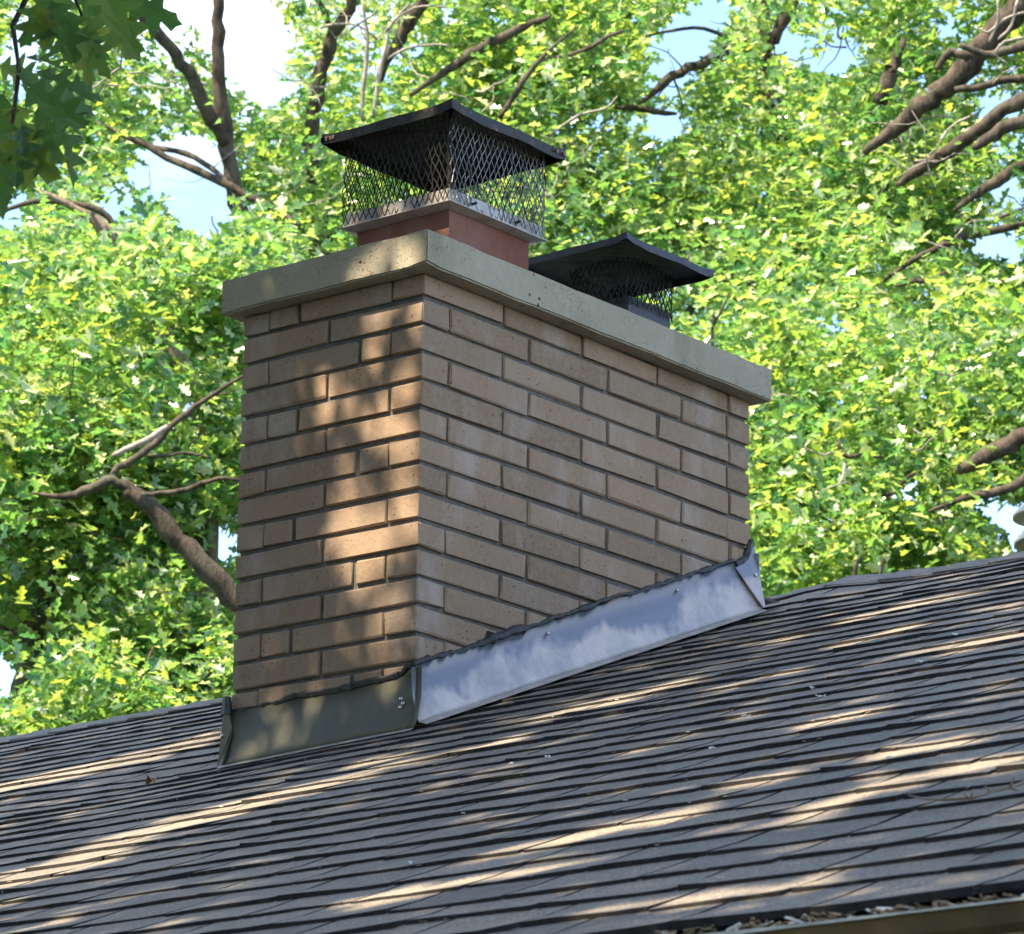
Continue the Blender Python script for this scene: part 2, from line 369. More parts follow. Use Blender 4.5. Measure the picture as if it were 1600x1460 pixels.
for i, (x0, x1, row) in enumerate(tabs):
    V, Fc, Mi = tab_verts(x0, x1, row, rnd); tn = min(1, max(0, rnd.gauss(0.5, 0.24)))
    if i in single:
        me = pymesh('shingle', V, Fc); me.materials.append(M['shingle']); me.materials.append(M['butt'])
        me.polygons.foreach_set('material_index', Mi); tone_attr(me, [tn] * len(Fc)); link('shingle', me, roof)
    else:
        k = len(mb.V); mb.V += V; mb.F += [tuple(q + k for q in f) for f in Fc]; mb.M += Mi; tone_all += [tn] * len(Fc)
rest = mb.obj('shingles', [M['shingle'], M['butt']], roof); tone_attr(rest.data, tone_all); rest['kind'] = 'stuff'
# ridge caps: overlapping bent shingles
x = XL; k = 0
while x < XR - 0.01:
    x1 = min(x + 0.17, XR); bb = MB(); V = []
    for xx, up in ((x, 0.012), (x1, 0.007)):
        zr = roofz(xx, RIDGE_Y) + bulge(xx, RIDGE_Y)
        V += [(xx, RIDGE_Y - 0.13, zr - 0.13 * ROOF_S + up), (xx, RIDGE_Y - 0.02, zr + up - 0.004), (xx, RIDGE_Y + 0.02, zr + up - 0.004), (xx, RIDGE_Y + 0.13, zr - 0.13 * ROOF_S + up),
              (xx, RIDGE_Y + 0.13, zr - 0.13 * ROOF_S - 0.002), (xx, RIDGE_Y - 0.13, zr - 0.13 * ROOF_S - 0.002)]
    Fc = [(j, (j + 1) % 6, 6 + (j + 1) % 6, 6 + j) for j in range(6)] + [(5, 4, 3, 2, 1, 0), (6, 7, 8, 9, 10, 11)]
    me = pymesh('ridge_shingle', V, Fc); me.materials.append(M['shingle']); tone_attr(me, [random.uniform(0.1, 0.5)] * 8); link('ridge_shingle', me, roof)
    x = x1 - 0.002; k += 1

# gutter along the eave: trough with a front lip
gz = lambda x: roofz(x, EAVE_Y)
b = MB()
gy0, gy1 = EAVE_Y - 0.105, EAVE_Y + 0.02
prof = [(gy1, -0.03), (gy1, -0.115), (gy0 + 0.045, -0.115), (gy0 + 0.03, -0.09), (gy0 + 0.006, -0.06), (gy0, -0.038)]
th = 0.003
pin = [(y + (0.003 if i > 2 else -0.003 if i < 2 else 0), z + 0.003) for i, (y, z) in enumerate(prof)]
V = []
for xx in (XL, XR):
    V += [(xx, y, gz(xx) + z) for y, z in prof] + [(xx, y, gz(xx) + z) for y, z in reversed(pin)]
n = len(prof) * 2
b.add(V, [(j, (j + 1) % n, n + (j + 1) % n, n + j) for j in range(n)] + [tuple(range(n - 1, -1, -1)), tuple(range(n, 2 * n))])
gut = b.obj('gutter', M['gutter'], house)
b = MB(); r_ = random.Random(3); xs = np.linspace(XL, XR, 160); V = []
for xx in xs:
    z = gz(xx) - 0.0375; d = 0.0012 * math.sin(xx * 9) + r_.uniform(-0.0008, 0.0008)
    V += [(xx, gy0 - 0.004 + d, z), (xx, gy0 + 0.011 + d, z + 0.001), (xx, gy0 + 0.011 + d, z + 0.0055 + d), (xx, gy0 - 0.004 + d, z + 0.004 + d)]
b.add(V, [(i * 4 + j, i * 4 + (j + 1) % 4, i * 4 + 4 + (j + 1) % 4, i * 4 + 4 + j) for i in range(159) for j in range(4)])
b.obj('lip', M['gutter_lip'], gut)
b = MB(); b.hexa([(XL, EAVE_Y + 0.024, gz(XL) - 0.24), (XR, EAVE_Y + 0.024, gz(XR) - 0.24), (XR, EAVE_Y + 0.05, gz(XR) - 0.24), (XL, EAVE_Y + 0.05, gz(XL) - 0.24),
                  (XL, EAVE_Y + 0.024, gz(XL) - 0.046), (XR, EAVE_Y + 0.024, gz(XR) - 0.046), (XR, EAVE_Y + 0.05, gz(XR) - 0.046), (XL, EAVE_Y + 0.05, gz(XL) - 0.046)])
b.obj('fascia', M['fascia'], house)
b = MB(); b.hexa([(XL, EAVE_Y + 0.052, gz(XL) - 0.23), (XR, EAVE_Y + 0.052, gz(XR) - 0.23), (XR, EAVE_Y + 0.36, gz(XR) - 0.23), (XL, EAVE_Y + 0.36, gz(XL) - 0.23),
                  (XL, EAVE_Y + 0.052, gz(XL) - 0.22), (XR, EAVE_Y + 0.052, gz(XR) - 0.22), (XR, EAVE_Y + 0.36, gz(XR) - 0.22), (XL, EAVE_Y + 0.36, gz(XL) - 0.22)])
b.obj('soffit', M['fascia'], house)

# ------------------------------------------------------------------ chimney
chim = empty('chimney', (-CW / 2, CD / 2, roofz(-0.3, 0.65))); tag(chim, 'tan brick chimney with concrete crown rising through the shingle roof', 'chimney')
CH = 0.0677; JT = 0.0115; REC = 0.0085
ztop = ZO + 0.056
b = MB(); b.box((-CW + REC, REC, ZO - 1.35), (-REC, CD - REC, ZO + 0.06)); core = b.obj('mortar', M['mortar'], chim); core['label'] = 'grey recessed mortar joints between the bricks'
HW = 0.0955                                       # header width
rb = random.Random(5)
def brick(x0, y0, z0, x1, y1, z1):
    bm = bmesh.new(); bmesh.ops.create_cube(bm, size=1)
    for v in bm.verts:
        v.co = Vector(((x0 + x1) / 2 + v.co.x * (x1 - x0), (y0 + y1) / 2 + v.co.y * (y1 - y0), (z0 + z1) / 2 + v.co.z * (z1 - z0)))
    bmesh.ops.bevel(bm, geom=bm.edges[:], offset=0.0026, segments=1, affect='EDGES')
    sx, sy = rb.uniform(-0.0016, 0.0016), rb.uniform(-0.0016, 0.0016); tl = rb.uniform(-0.008, 0.008)
    for v in bm.verts:
        v.co += Vector((sx + rb.gauss(0, 0.0011), sy + rb.gauss(0, 0.0011), rb.gauss(0, 0.0012) + tl * (v.co.x - x0 + v.co.y - y0) * 0.6))
    link('brick', bm_mesh('brick', bm), chim, [M['brick']])
for c in range(20):
    z1 = ZO + CH - CH * c - JT / 2                 # top of the course
    z0 = z1 - CH + JT
    if c == 0: z1 = ZO + 0.054
    if z1 < roofz(0, CD) - 0.62: break
    fr = ([0.148, 0.316, 0.833], [0.483], [0.143, 0.657, 0.833], [0.483])[c % 4]
    j = JT / 2
    if c % 2 == 0:
        # right / left walls run through the corner; front and back fill between
        ysr = [0, 0.3015, 0.608, 0.916, 1.2235, CD]
        for k in range(5):
            y0_, y1_ = ysr[k] + (j if k else 0), ysr[k + 1] - (j if k < 4 else 0)
            if y1_ - y0_ < 0.02: continue
            if z1 > roofz(0, y0_) - 0.05: brick(-HW, y0_, z0, 0, y1_, z1)
            if z1 > roofz(-CW, y0_) - 0.05: brick(-CW, y0_, z0, -CW + HW * 0.86, y1_, z1)
        xs_ = [-CW + CW * f for f in fr]; edges = [-CW + HW * 0.86] + [x for x in xs_[1:-1]] + [-HW]
        if c % 4 == 2: edges = [-CW + HW * 0.86, -CW + CW * 0.657, -HW]
        else: edges = [-CW + HW * 0.86, -CW + CW * 0.316, -HW]
        for k in range(len(edges) - 1):
            for yy in (0, CD - HW):
                if z1 > roofz(0, yy) - 0.05: brick(edges[k] + j * 1.2, yy, z0, edges[k + 1] - j * 1.2, yy + HW, z1)
    else:
        e = [-CW, -CW + CW * 0.483, 0]
        for k in range(2):
            for yy in (0, CD - HW):
                if z1 > roofz(0, yy) - 0.05: brick(e[k] + (j if k else 0), yy, z0, e[k + 1] - (j if k < 1 else 0), yy + HW, z1)
        ysr = [HW + 0.002, 0.401, 0.711, 1.0185, CD - HW]
        for k in range(4):
            y0_, y1_ = ysr[k] + j, ysr[k + 1] - j
            if z1 > roofz(0, y0_) - 0.05: brick(-HW, y0_, z0, 0, y1_, z1)
            if z1 > roofz(-CW, y0_) - 0.05: brick(-CW, y0_, z0, -CW + HW, y1_, z1)

# concrete crown, a cast slab with slightly uneven arrises
def rough_slab(name, x0, y0, z0, x1, y1, z1, mat, parent, seg=26, amp=0.0013):
    bm = bmesh.new(); bmesh.ops.create_cube(bm, size=1)
    for v in bm.verts: v.co = Vector(((x0 + x1) / 2 + v.co.x * (x1 - x0), (y0 + y1) / 2 + v.co.y * (y1 - y0), (z0 + z1) / 2 + v.co.z * (z1 - z0)))
    bmesh.ops.bevel(bm, geom=bm.edges[:], offset=0.004, segments=2, affect='EDGES')
    bmesh.ops.subdivide_edges(bm, edges=[e for e in bm.edges if e.calc_length() > 0.3], cuts=seg, use_grid_fill=True)
    r = random.Random(9)
    for v in bm.verts:
        x, y, z = v.co
        v.co.z += amp * (math.sin(x * 23 + y * 17) * 0.5 + math.sin(y * 41 + x * 37 + z * 60) * 0.4) + r.gauss(0, 0.0005)
        v.co.x += amp * 0.6 * math.sin(y * 19 + z * 30) + r.gauss(0, 0.0004); v.co.y += amp * 0.6 * math.sin(x * 21 + z * 25) + r.gauss(0, 0.0004)
        if z < z0 + 0.02 and x > x1 - 0.035 and y < y0 + 0.035: v.co.z += 0.006 * (1 - ((x1 - x) + (y - y0)) / 0.07)
    return link(name, bm_mesh(name, bm, False), parent, [mat])
cr = rough_slab('crown', -0.606, -0.050, ZO + 0.0555, 0.050, 1.345, ZO + 0.1425, M['concrete'], chim); cr['label'] = 'grey concrete crown slab on top of the bricks'
b = MB(); b.box((-CW + 0.004, 0.004, ZO + 0.0545), (-0.004, CD - 0.004, ZO + 0.0553)); b.obj('bedding_mortar', M['mortar'], chim)

# flue tiles
def flue(x0, x1, y0, y1, z1, mat):
    b = MB(); t = 0.022; z0 = ZO + 0.10
    o = [(x0, y0), (x1, y0), (x1, y1), (x0, y1)]; i = [(x0 + t, y0 + t), (x1 - t, y0 + t), (x1 - t, y1 - t), (x0 + t, y1 - t)]
    V = [(*p, z0) for p in o] + [(*p, z1) for p in o] + [(*p, z1) for p in i] + [(*p, z0) for p in i]
    Fc = []
    for k in range(4):
        n_ = (k + 1) % 4; Fc += [(k, n_, 4 + n_, 4 + k), (4 + k, 4 + n_, 8 + n_, 8 + k), (8 + k, 8 + n_, 12 + n_, 12 + k)]
    b.add(V, Fc); return b.obj('flue_tile', mat, chim)
f1 = flue(-0.425, -0.128, 0.240, 0.550, ZO + 0.345, M['clay']); f1['label'] = 'red brown clay flue tile near the front'
f2 = flue(-0.367, -0.187, 1.035, 1.205, ZO + 0.245, M['clay']); f2['label'] = 'short clay flue tile at the back of the crown'

# flashing: apron in front, side pieces, back piece, all bent out at the foot
def ribbon(rows, th, nrm):
    """rows: list of polylines (top to bottom) sampled alike; makes a thin solid sheet"""
    n = len(rows[0]); V = []; Fc = []
    for r in rows: V += [Vector(p) for p in r]
    k = len(V); V += [p - Vector(nrm) * th for p in V]
    R = len(rows)
    for i in range(R - 1):
        for j in range(n - 1):
            a = i * n + j; Fc.append((a, a + n, a + n + 1, a + 1)); Fc.append((k + a, k + a + 1, k + a + n + 1, k + a + n))
    for j in range(n - 1):
        Fc.append((j, j + 1, k + j + 1, k + j)); a = (R - 1) * n + j; Fc.append((a + 1, a, k + a, k + a + 1))
    for i in range(R - 1):
        a = i * n; Fc.append((a + n, a, k + a, k + a + n)); a = i * n + n - 1; Fc.append((a, a + n, k + a + n, k + a))
    return V, Fc
NS = 24
# right side
ys = np.linspace(-0.020, 1.318, NS); rr = random.Random(21)
def side_h(y): return 0.150 + 0.010 * y
wv = [0.0015 * math.sin(9 * y) + rr.uniform(-0.0008, 0.0008) for y in ys]
rows = [[(0.006 + wv[i] * 0.4, y, roofz(0, y) + side_h(y) + wv[i]) for i, y in enumerate(ys)],
        [(0.012 + wv[i], y, roofz(0, y) + side_h(y) * 0.55) for i, y in enumerate(ys)],
        [(0.026 + wv[i], y, roofz(0, y) + 0.030) for i, y in enumerate(ys)],
        [(0.034 + wv[i], y, roofz(0, y) + 0.017) for i, y in enumerate(ys)]]
V, Fc = ribbon(rows, 0.0015, (1, 0, 0)); b = MB(); b.add(V, Fc)
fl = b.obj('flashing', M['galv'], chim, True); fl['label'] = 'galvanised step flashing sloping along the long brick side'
rows = [[(0.034 + wv[i], y, roofz(0, y) + 0.019) for i, y in enumerate(ys)], [(0.052 + wv[i], y, roofz(0, y) + 0.0135) for i, y in enumerate(ys)]]
V, Fc = ribbon(rows, 0.0015, (0, 0, 1)); b = MB(); b.add(V, Fc); b.obj('foot', M['band'], fl)
# left side
rows = [[(-CW - 0.006, y, roofz(-CW, y) + side_h(y)) for y in ys], [(-CW - 0.014, y, roofz(-CW, y) + 0.016) for y in ys], [(-CW - 0.030, y, roofz(-CW, y) + 0.010) for y in ys]]
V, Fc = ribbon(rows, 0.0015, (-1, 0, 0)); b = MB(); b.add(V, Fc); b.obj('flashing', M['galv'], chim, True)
# front apron
xs = np.linspace(-CW + 0.002, 0.024, NS)
def kick(x, f): return x + ((x + CW) / CW * 0.012 + (-x) / CW * 0.018) * f
rows = [[(x, -0.006, roofz(x, 0) + 0.128 + (0.020 * max(0, (x + 0.03) / 0.05) if x > -0.03 else 0)) for x in xs],
        [(kick(x, .5), -0.014 + 0.001 * math.sin(x * 30), roofz(x, 0) + 0.070) for x in xs],
        [(kick(x, 1), -0.034, roofz(x, -0.034) + 0.026) for x in xs],
        [(kick(x, 1), -0.046, roofz(x, -0.046) + 0.009) for x in xs]]
V, Fc = ribbon(rows, 0.0015, (0, -1, 0)); b = MB(); b.add(V, Fc)
ap = b.obj('apron_flashing', M['apron'], chim, True); ap['label'] = 'dull olive metal apron across the narrow front face'
rows = [[(kick(x, 1), -0.046, roofz(x, -0.046) + 0.0105) for x in xs], [(kick(x, 1), -0.062, roofz(x, -0.062) + 0.0085) for x in xs]]
V, Fc = ribbon(rows, 0.0015, (0, 0, 1)); b = MB(); b.add(V, Fc); b.obj('foot', M['band'], ap)
# back pan
rows = [[(x, CD + 0.006, roofz(x, CD) + 0.17) for x in xs], [(x, CD + 0.020, roofz(x, CD) + 0.06) for x in xs], [(x, CD + 0.10, roofz(x, CD + 0.1) + 0.02) for x in xs]]
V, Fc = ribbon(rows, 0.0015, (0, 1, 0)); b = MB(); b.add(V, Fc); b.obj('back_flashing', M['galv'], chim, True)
# folded corner pieces
zc = roofz(0, CD)
b = MB(); b.add([(0.0085, 1.238, zc + 0.118), (0.0365, 1.322, zc + 0.026), (0.036, 1.331, zc + 0.030), (0.010, 1.318, zc + 0.190), (0.008, 1.290, zc + 0.160),
                 (0.0065, 1.238, zc + 0.118), (0.0335, 1.322, zc + 0.026), (0.018, 1.331, zc + 0.030), (0.002, 1.318, zc + 0.190), (0.004, 1.290, zc + 0.160)],
                [(0, 1, 2, 3, 4), (9, 8, 7, 6, 5), (0, 5, 6, 1), (1, 6, 7, 2), (2, 7, 8, 3), (3, 8, 9, 4), (4, 9, 5, 0)])
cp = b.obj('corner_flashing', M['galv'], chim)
zf = roofz(-CW, 0)
b = MB(); b.add([(-CW - 0.004, -0.016, zf + 0.150), (-CW + 0.016, -0.010, zf + 0.090), (-CW + 0.022, -0.050, zf - 0.010), (-CW + 0.004, -0.044, zf - 0.008),
                 (-CW - 0.004, 0.004, zf + 0.150), (-CW + 0.016, 0.004, zf + 0.090), (-CW + 0.022, -0.030, zf - 0.002), (-CW - 0.008, 0.0, zf + 0.010)],
                [(3, 2, 1, 0), (4, 5, 6, 7), (0, 1, 5, 4), (1, 2, 6, 5), (2, 3, 7, 6), (3, 0, 4, 7)])
b.obj('corner_flashing', M['apron'], chim)
# sealant beads
def bead(pts, r, name='sealant'):
    q = []; 
    for i in range(len(pts) - 1):
        a, c = Vector(pts[i]), Vector(pts[i + 1]); n = max(2, int((c - a).length / 0.014))
        q += [a.lerp(c, k / n) for k in range(n)]
    q.append(Vector(pts[-1])); rr_ = random.Random(len(q))
    w = []; dz_ = []; a_ = 1.0; z_ = 0.0
    for _ in q:
        a_ = min(1.7, max(0.45, a_ + rr_.gauss(0, 0.22))); z_ = z_ * 0.8 + rr_.gauss(0, 0.0016); w.append(r * a_ * (1.5 if rr_.random() < 0.05 else 1)); dz_.append(z_)
    q = [p + Vector((0, 0, z)) for p, z in zip(q, dz_)]
    b = MB(); b.tube(q, w, 6); o = b.obj(name, M['sealant'], chim, False); return o
bead([(0.003, y, roofz(0, y) + side_h(y) + 0.003) for y in (-0.012, 0.2, 0.5, 0.8, 1.1, 1.24)], 0.0100)
bead([(0.005, 1.24, zc + 0.122), (0.006, 1.285, zc + 0.150), (0.006, 1.312, zc + 0.200)], 0.0085)
bead([(-CW - 0.004, -0.004, roofz(-CW, 0) + 0.128), (-0.045, -0.004, roofz(0, 0) + 0.131)], 0.0055)
bead([(-0.045, -0.004, roofz(0, 0) + 0.131), (-0.020, -0.004, roofz(0, 0) + 0.152), (0.004, -0.006, roofz(0, 0) + 0.156)], 0.0065)
bead([(-CW - 0.006, -0.008, zf + 0.165), (-CW - 0.004, -0.010, zf + 0.120)], 0.010)
# rivets
def stud(p, nrm, r=0.005):
    p = Vector(p); n = Vector(nrm).normalized(); b = MB(); b.tube([p - n * 0.003, p + n * 0.0015, p + n * 0.003], [r, r, r * 0.55], 8); return b.obj('rivet', M['steel'], chim, True)
stud((0.0215, 1.308, zc + 0.110), (1, 0.3, 0.1)); stud((0.0125, 0.47, roofz(0, .47) + 0.128), (1, 0, 0)); stud((0.0125, 0.985, roofz(0, .985) + 0.135), (1, 0, 0), 0.004)
for dx, dz in ((-0.022, 0.072), (-0.016, 0.060), (-0.024, 0.052)): stud((dx, -0.0225, roofz(0, 0) + dz), (0, -1, 0), 0.0045)
stud((-CW + 0.004, -0.031, zf + 0.068), (0, -1, 0), 0.0045)

# ------------------------------------------------------------------ chimney caps
def strand_panel(p0, u, v, W_, H_, cell_w, cell_h, wr, mat, parent, seed, sag=0.0):
    """expanded metal: zigzag strands; p0 lower corner, u along, v up, real wire thickness"""
    r = random.Random(seed); u = Vector(u); v = Vector(v); nn = u.cross(v); b = MB()
    nc = max(2, round(W_ / cell_w)); nr = max(2, round(H_ / (cell_h / 2))); cw = W_ / nc; ch = H_ / nr
    def P(i, j):
        k = (i, j)
        if k not in cache:
            x = min(max((i + (0.5 if j % 2 else 0)) * cw, 0), W_); y = j * ch
            cache[k] = Vector(p0) + u * (x + r.gauss(0, 0.0013) + 0.002 * math.sin(y * 31 + seed)) + v * (y + r.gauss(0, 0.0015) + 0.003 * math.sin(x * 23 + seed)) + nn * (r.gauss(0, 0.0014) + 0.004 * math.sin(x * 17 + y * 13 + seed))
        return cache[k]
    cache = {}
    for j in range(nr):
        for i in range(nc + 1):
            a = P(i, j)
            for di in ((0, -1) if j % 2 == 0 else (0, 1)):
                q = i + di
                if q < 0 or q > nc: continue
                c = P(q, j + 1)
                if (c - a).length < 1e-4: continue
                b.tube([a, c], wr, 4, cap=False)
    return b.obj('screen', mat, parent)
def ring(b, x0, x1, y0, y1, z0, z1, t, flare=0.0):
    o0 = [(x0, y0), (x1, y0), (x1, y1), (x0, y1)]
    def ins(p, d): return (p[0] + (d if p[0] == x0 else -d), p[1] + (d if p[1] == y0 else -d))
    V = [(*ins(p, -flare), z0) for p in o0] + [(*p, z1) for p in o0] + [(*ins(p, t), z1) for p in o0] + [(*ins(p, t - flare), z0) for p in o0]
    Fc = []
    for k in range(4):
        n_ = (k + 1) % 4; Fc += [(k, n_, 4 + n_, 4 + k), (4 + k, 4 + n_, 8 + n_, 8 + k), (8 + k, 8 + n_, 12 + n_, 12 + k), (12 + k, 12 + n_, n_, k)]
    b.add(V, Fc)
def lid(x0, x1, y0, y1, z, rise, lip, curl, mat, parent, tilt=(0, 0)):
    """hipped sheet metal hood with a turned down lip"""
    N = 12; cx, cy = (x0 + x1) / 2, (y0 + y1) / 2; V = []; Fc = []; t = 0.0016
    def H(fx, fy):
        e = max(abs(fx), abs(fy)); c_ = min(abs(fx), abs(fy))
        cr_ = math.exp(-((abs(abs(fx) - abs(fy))) / 0.05) ** 2) * 0.002
        return rise * (1 - e) + curl * (max(0, c_ - 0.86) / 0.14) ** 2 + cr_ + 0.0012 * math.sin(fx * 7 + fy * 5)
    for lay in (0, 1):
        for i in range(N + 1):
            for j in range(N + 1):
                fx, fy = -1 + 2 * i / N, -1 + 2 * j / N
                V.append((cx + fx * (x1 - x0) / 2, cy + fy * (y1 - y0) / 2, z + H(fx, fy) - lay * t + tilt[0] * fx + tilt[1] * fy))
    S = (N + 1) ** 2
    for i in range(N):
        for j in range(N):
            a = i * (N + 1) + j
            Fc += [(a, a + N + 1, a + N + 2, a + 1), (S + a, S + a + 1, S + a + N + 2, S + a + N + 1)]
    bd = [i * (N + 1) for i in range(N + 1)] + [N * (N + 1) + j for j in range(1, N + 1)] + [i * (N + 1) + N for i in range(N - 1, -1, -1)] + [j for j in range(N - 1, 0, -1)]
    for k in range(len(bd)):
        a, c = bd[k], bd[(k + 1) % len(bd)]; Fc.append((a, c, S + c, S + a))
    b = MB(); b.add(V, Fc); top = b.obj('hood', mat, parent)
    # lip
    b = MB(); r = random.Random(4); Vo = []
    for k in bd:
        p = Vector(V[k]); d = Vector((p.x - cx, p.y - cy, 0)).normalized()
        w = lip * (1 + r.uniform(-0.08, 0.08))
        Vo += [p + Vector((0, 0, -t)), p + d * 0.003 + Vector((0, 0, -t)), p + d * 0.003 - Vector((0, 0, w)), p - Vector((0, 0, w))]
    n = len(bd); b.add(Vo, [(i * 4 + j, ((i + 1) % n) * 4 + j, ((i + 1) % n) * 4 + (j + 1) % 4, i * 4 + (j + 1) % 4) for i in range(n) for j in range(4)])
    b.obj('lip', mat, top)
    return top
# near cap
bx0, bx1, by0, by1 = -0.446, -0.107, 0.214, 0.576; bz = ZO + 0.318; lz = ZO + 0.556
cap1 = empty('spark_arrestor', ((bx0 + bx1) / 2, (by0 + by1) / 2, bz)); tag(cap1, 'taller rusty chimney cap with diamond wire screen over the red clay flue', 'chimney cap', 'caps on the chimney')
b = MB(); ring(b, bx0, bx1, by0, by1, bz, bz + 0.034, 0.003); bnd = b.obj('base_band', M['band'], cap1); bnd['label'] = 'pale steel base band with screws'
b = MB()   # sloping skirt from the band down to the tile
o0 = [(bx0 - 0.010, by0 - 0.010), (bx1 + 0.010, by0 - 0.010), (bx1 + 0.010, by1 + 0.010), (bx0 - 0.010, by1 + 0.010)]; i0 = [(-0.427, 0.238), (-0.126, 0.238), (-0.126, 0.552), (-0.427, 0.552)]
V = [(*p, bz - 0.0005) for p in o0] + [(*p, bz - 0.007) for p in i0] + [(*p, bz - 0.0025) for p in o0] + [(*p, bz - 0.010) for p in i0]
Fc = []
for k in range(4):
    n_ = (k + 1) % 4; Fc += [(k, n_, 4 + n_, 4 + k), (8 + k, 12 + k, 12 + n_, 8 + n_), (k, 8 + k, 8 + n_, n_), (4 + k, 4 + n_, 12 + n_, 12 + k)]
b.add(V, Fc); b.obj('skirt', M['band'], cap1)
e = 0.0035
hS = lz - bz - 0.006
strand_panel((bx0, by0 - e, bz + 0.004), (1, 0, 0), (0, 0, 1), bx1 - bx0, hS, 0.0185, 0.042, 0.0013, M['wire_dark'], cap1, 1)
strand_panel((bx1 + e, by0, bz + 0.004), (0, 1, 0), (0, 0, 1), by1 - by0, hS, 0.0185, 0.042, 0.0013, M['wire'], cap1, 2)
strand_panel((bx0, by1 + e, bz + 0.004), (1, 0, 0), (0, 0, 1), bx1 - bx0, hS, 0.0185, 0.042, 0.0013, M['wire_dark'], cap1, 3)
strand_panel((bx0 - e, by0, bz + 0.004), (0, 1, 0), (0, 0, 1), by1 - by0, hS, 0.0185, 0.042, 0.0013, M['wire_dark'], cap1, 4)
for px_, py_ in ((bx1, by0), (bx0, by1)):
    b = MB(); sx = 1 if px_ == bx0 else -1; sy = 1 if py_ == by0 else -1
    b.box((min(px_, px_ + sx * 0.010), min(py_ + sy * .004, py_ + sy * 0.007), bz + 0.03), (max(px_, px_ + sx * 0.010), max(py_ + sy * .004, py_ + sy * 0.007), lz)); b.obj('corner_leg', M['lid'], cap1)
h1 = lid(-0.487, -0.068, 0.172, 0.612, lz, 0.045, 0.027, 0.004, M['lid'], cap1); h1['label'] = 'black hood with rust stains on its corners'
for (x_, y_) in ((-0.487, 0.172), (-0.068, 0.612)):      # rust scabs on the lip corners
    b = MB(); sx = 1 if x_ < -0.3 else -1; sy = 1 if y_ < 0.3 else -1
    for k in range(6):
        q = random.uniform(0.002, 0.045); w = random.uniform(0.006, 0.014)
        b.box((x_ + sx * q - w / 2, y_ - sy * 0.0052, lz - 0.016), (x_ + sx * q + w / 2, y_ - sy * 0.0032, lz - 0.004 - random.uniform(0, 0.004)))
        b.box((x_ - sx * 0.0052, y_ + sy * q - w / 2, lz - 0.015), (x_ - sx * 0.0032, y_ + sy * q + w / 2, lz - 0.004 - random.uniform(0, 0.004)))
    b.obj('rust_patch', M['rust'], h1)
for yy in (0.30, 0.47):
    b = MB(); b.tube([(bx1 - 0.004, yy, bz + 0.016), (bx1 + 0.016, yy, bz + 0.016)], 0.0035, 8); b.obj('screw', M['band_dark'], cap1)
# far cap
cx0, cx1, cy0, cy1 = -0.372, -0.182, 1.030, 1.210; cz = ZO + 0.215; l2 = ZO + 0.418
cap2 = empty('spark_arrestor', ((cx0 + cx1) / 2, (cy0 + cy1) / 2, cz)); tag(cap2, 'lower plain black chimney cap at the far end of the crown', 'chimney cap', 'caps on the chimney')
b = MB(); ring(b, cx0, cx1, cy0, cy1, cz, cz + 0.092, 0.003); b.obj('base_band', M['band_dark'], cap2)
hS = l2 - cz - 0.075
for p0, u, w_, s_ in (((cx0, cy0 - e, cz + .07), (1, 0, 0), cx1 - cx0, 5), ((cx1 + e, cy0, cz + .07), (0, 1, 0), cy1 - cy0, 6), ((cx0, cy1 + e, cz + .07), (1, 0, 0), cx1 - cx0, 7), ((cx0 - e, cy0, cz + .07), (0, 1, 0), cy1 - cy0, 8)):
    strand_panel(p0, u, (0, 0, 1), w_, hS, 0.0185, 0.042, 0.0014, M['wire_dark'], cap2, s_)
h2 = lid(-0.470, -0.086, 0.895, 1.268, l2, 0.020, 0.020, 0.005, M['band_dark'], cap2)

# ------------------------------------------------------------------ vent pipe beyond the ridge
vd = 11.3
vc = at(1648, 830, vd); base_z = roofz(vc.x, 2 * RIDGE_Y - vc.y) - 0.02
vent = empty('roof_vent', (vc.x, vc.y, base_z)); tag(vent, 'pale metal vent pipe with two stacked round hoods at the right edge', 'roof vent')
def lathe(prof, n=28):
    b = MB(); V = []; Fc = []
    for r, z in prof:
        for k in range(n): a = 2 * math.pi * k / n; V.append((vc.x + r * math.cos(a), vc.y + r * math.sin(a), z))
    m = len(prof)
    for i in range(m):
        for k in range(n): Fc.append((i * n + k, i * n + (k + 1) % n, ((i + 1) % m) * n + (k + 1) % n, ((i + 1) % m) * n + k))
    b.add(V, Fc); return b
zu = at(1648, 800, vd).z; zl = at(1648, 845, vd).z
lathe([(0.060, base_z), (0.060, zu), (0.055, zu), (0.055, base_z)]).obj('pipe', M['vent'], vent, True)
for nm, zz, R_ in (('hood', zu, 0.118), ('hood', zl, 0.116)):
    lathe([(0.012, zz + 0.052), (0.05, zz + 0.046), (R_ * 0.8, zz + 0.022), (R_, zz - 0.006), (R_, zz - 0.016), (R_ - 0.003, zz - 0.016), (R_ - 0.004, zz - 0.006), (R_ * 0.78, zz + 0.017), (0.05, zz + 0.041), (0.012, zz + 0.047)]).obj(nm, M['vent'], vent, True)

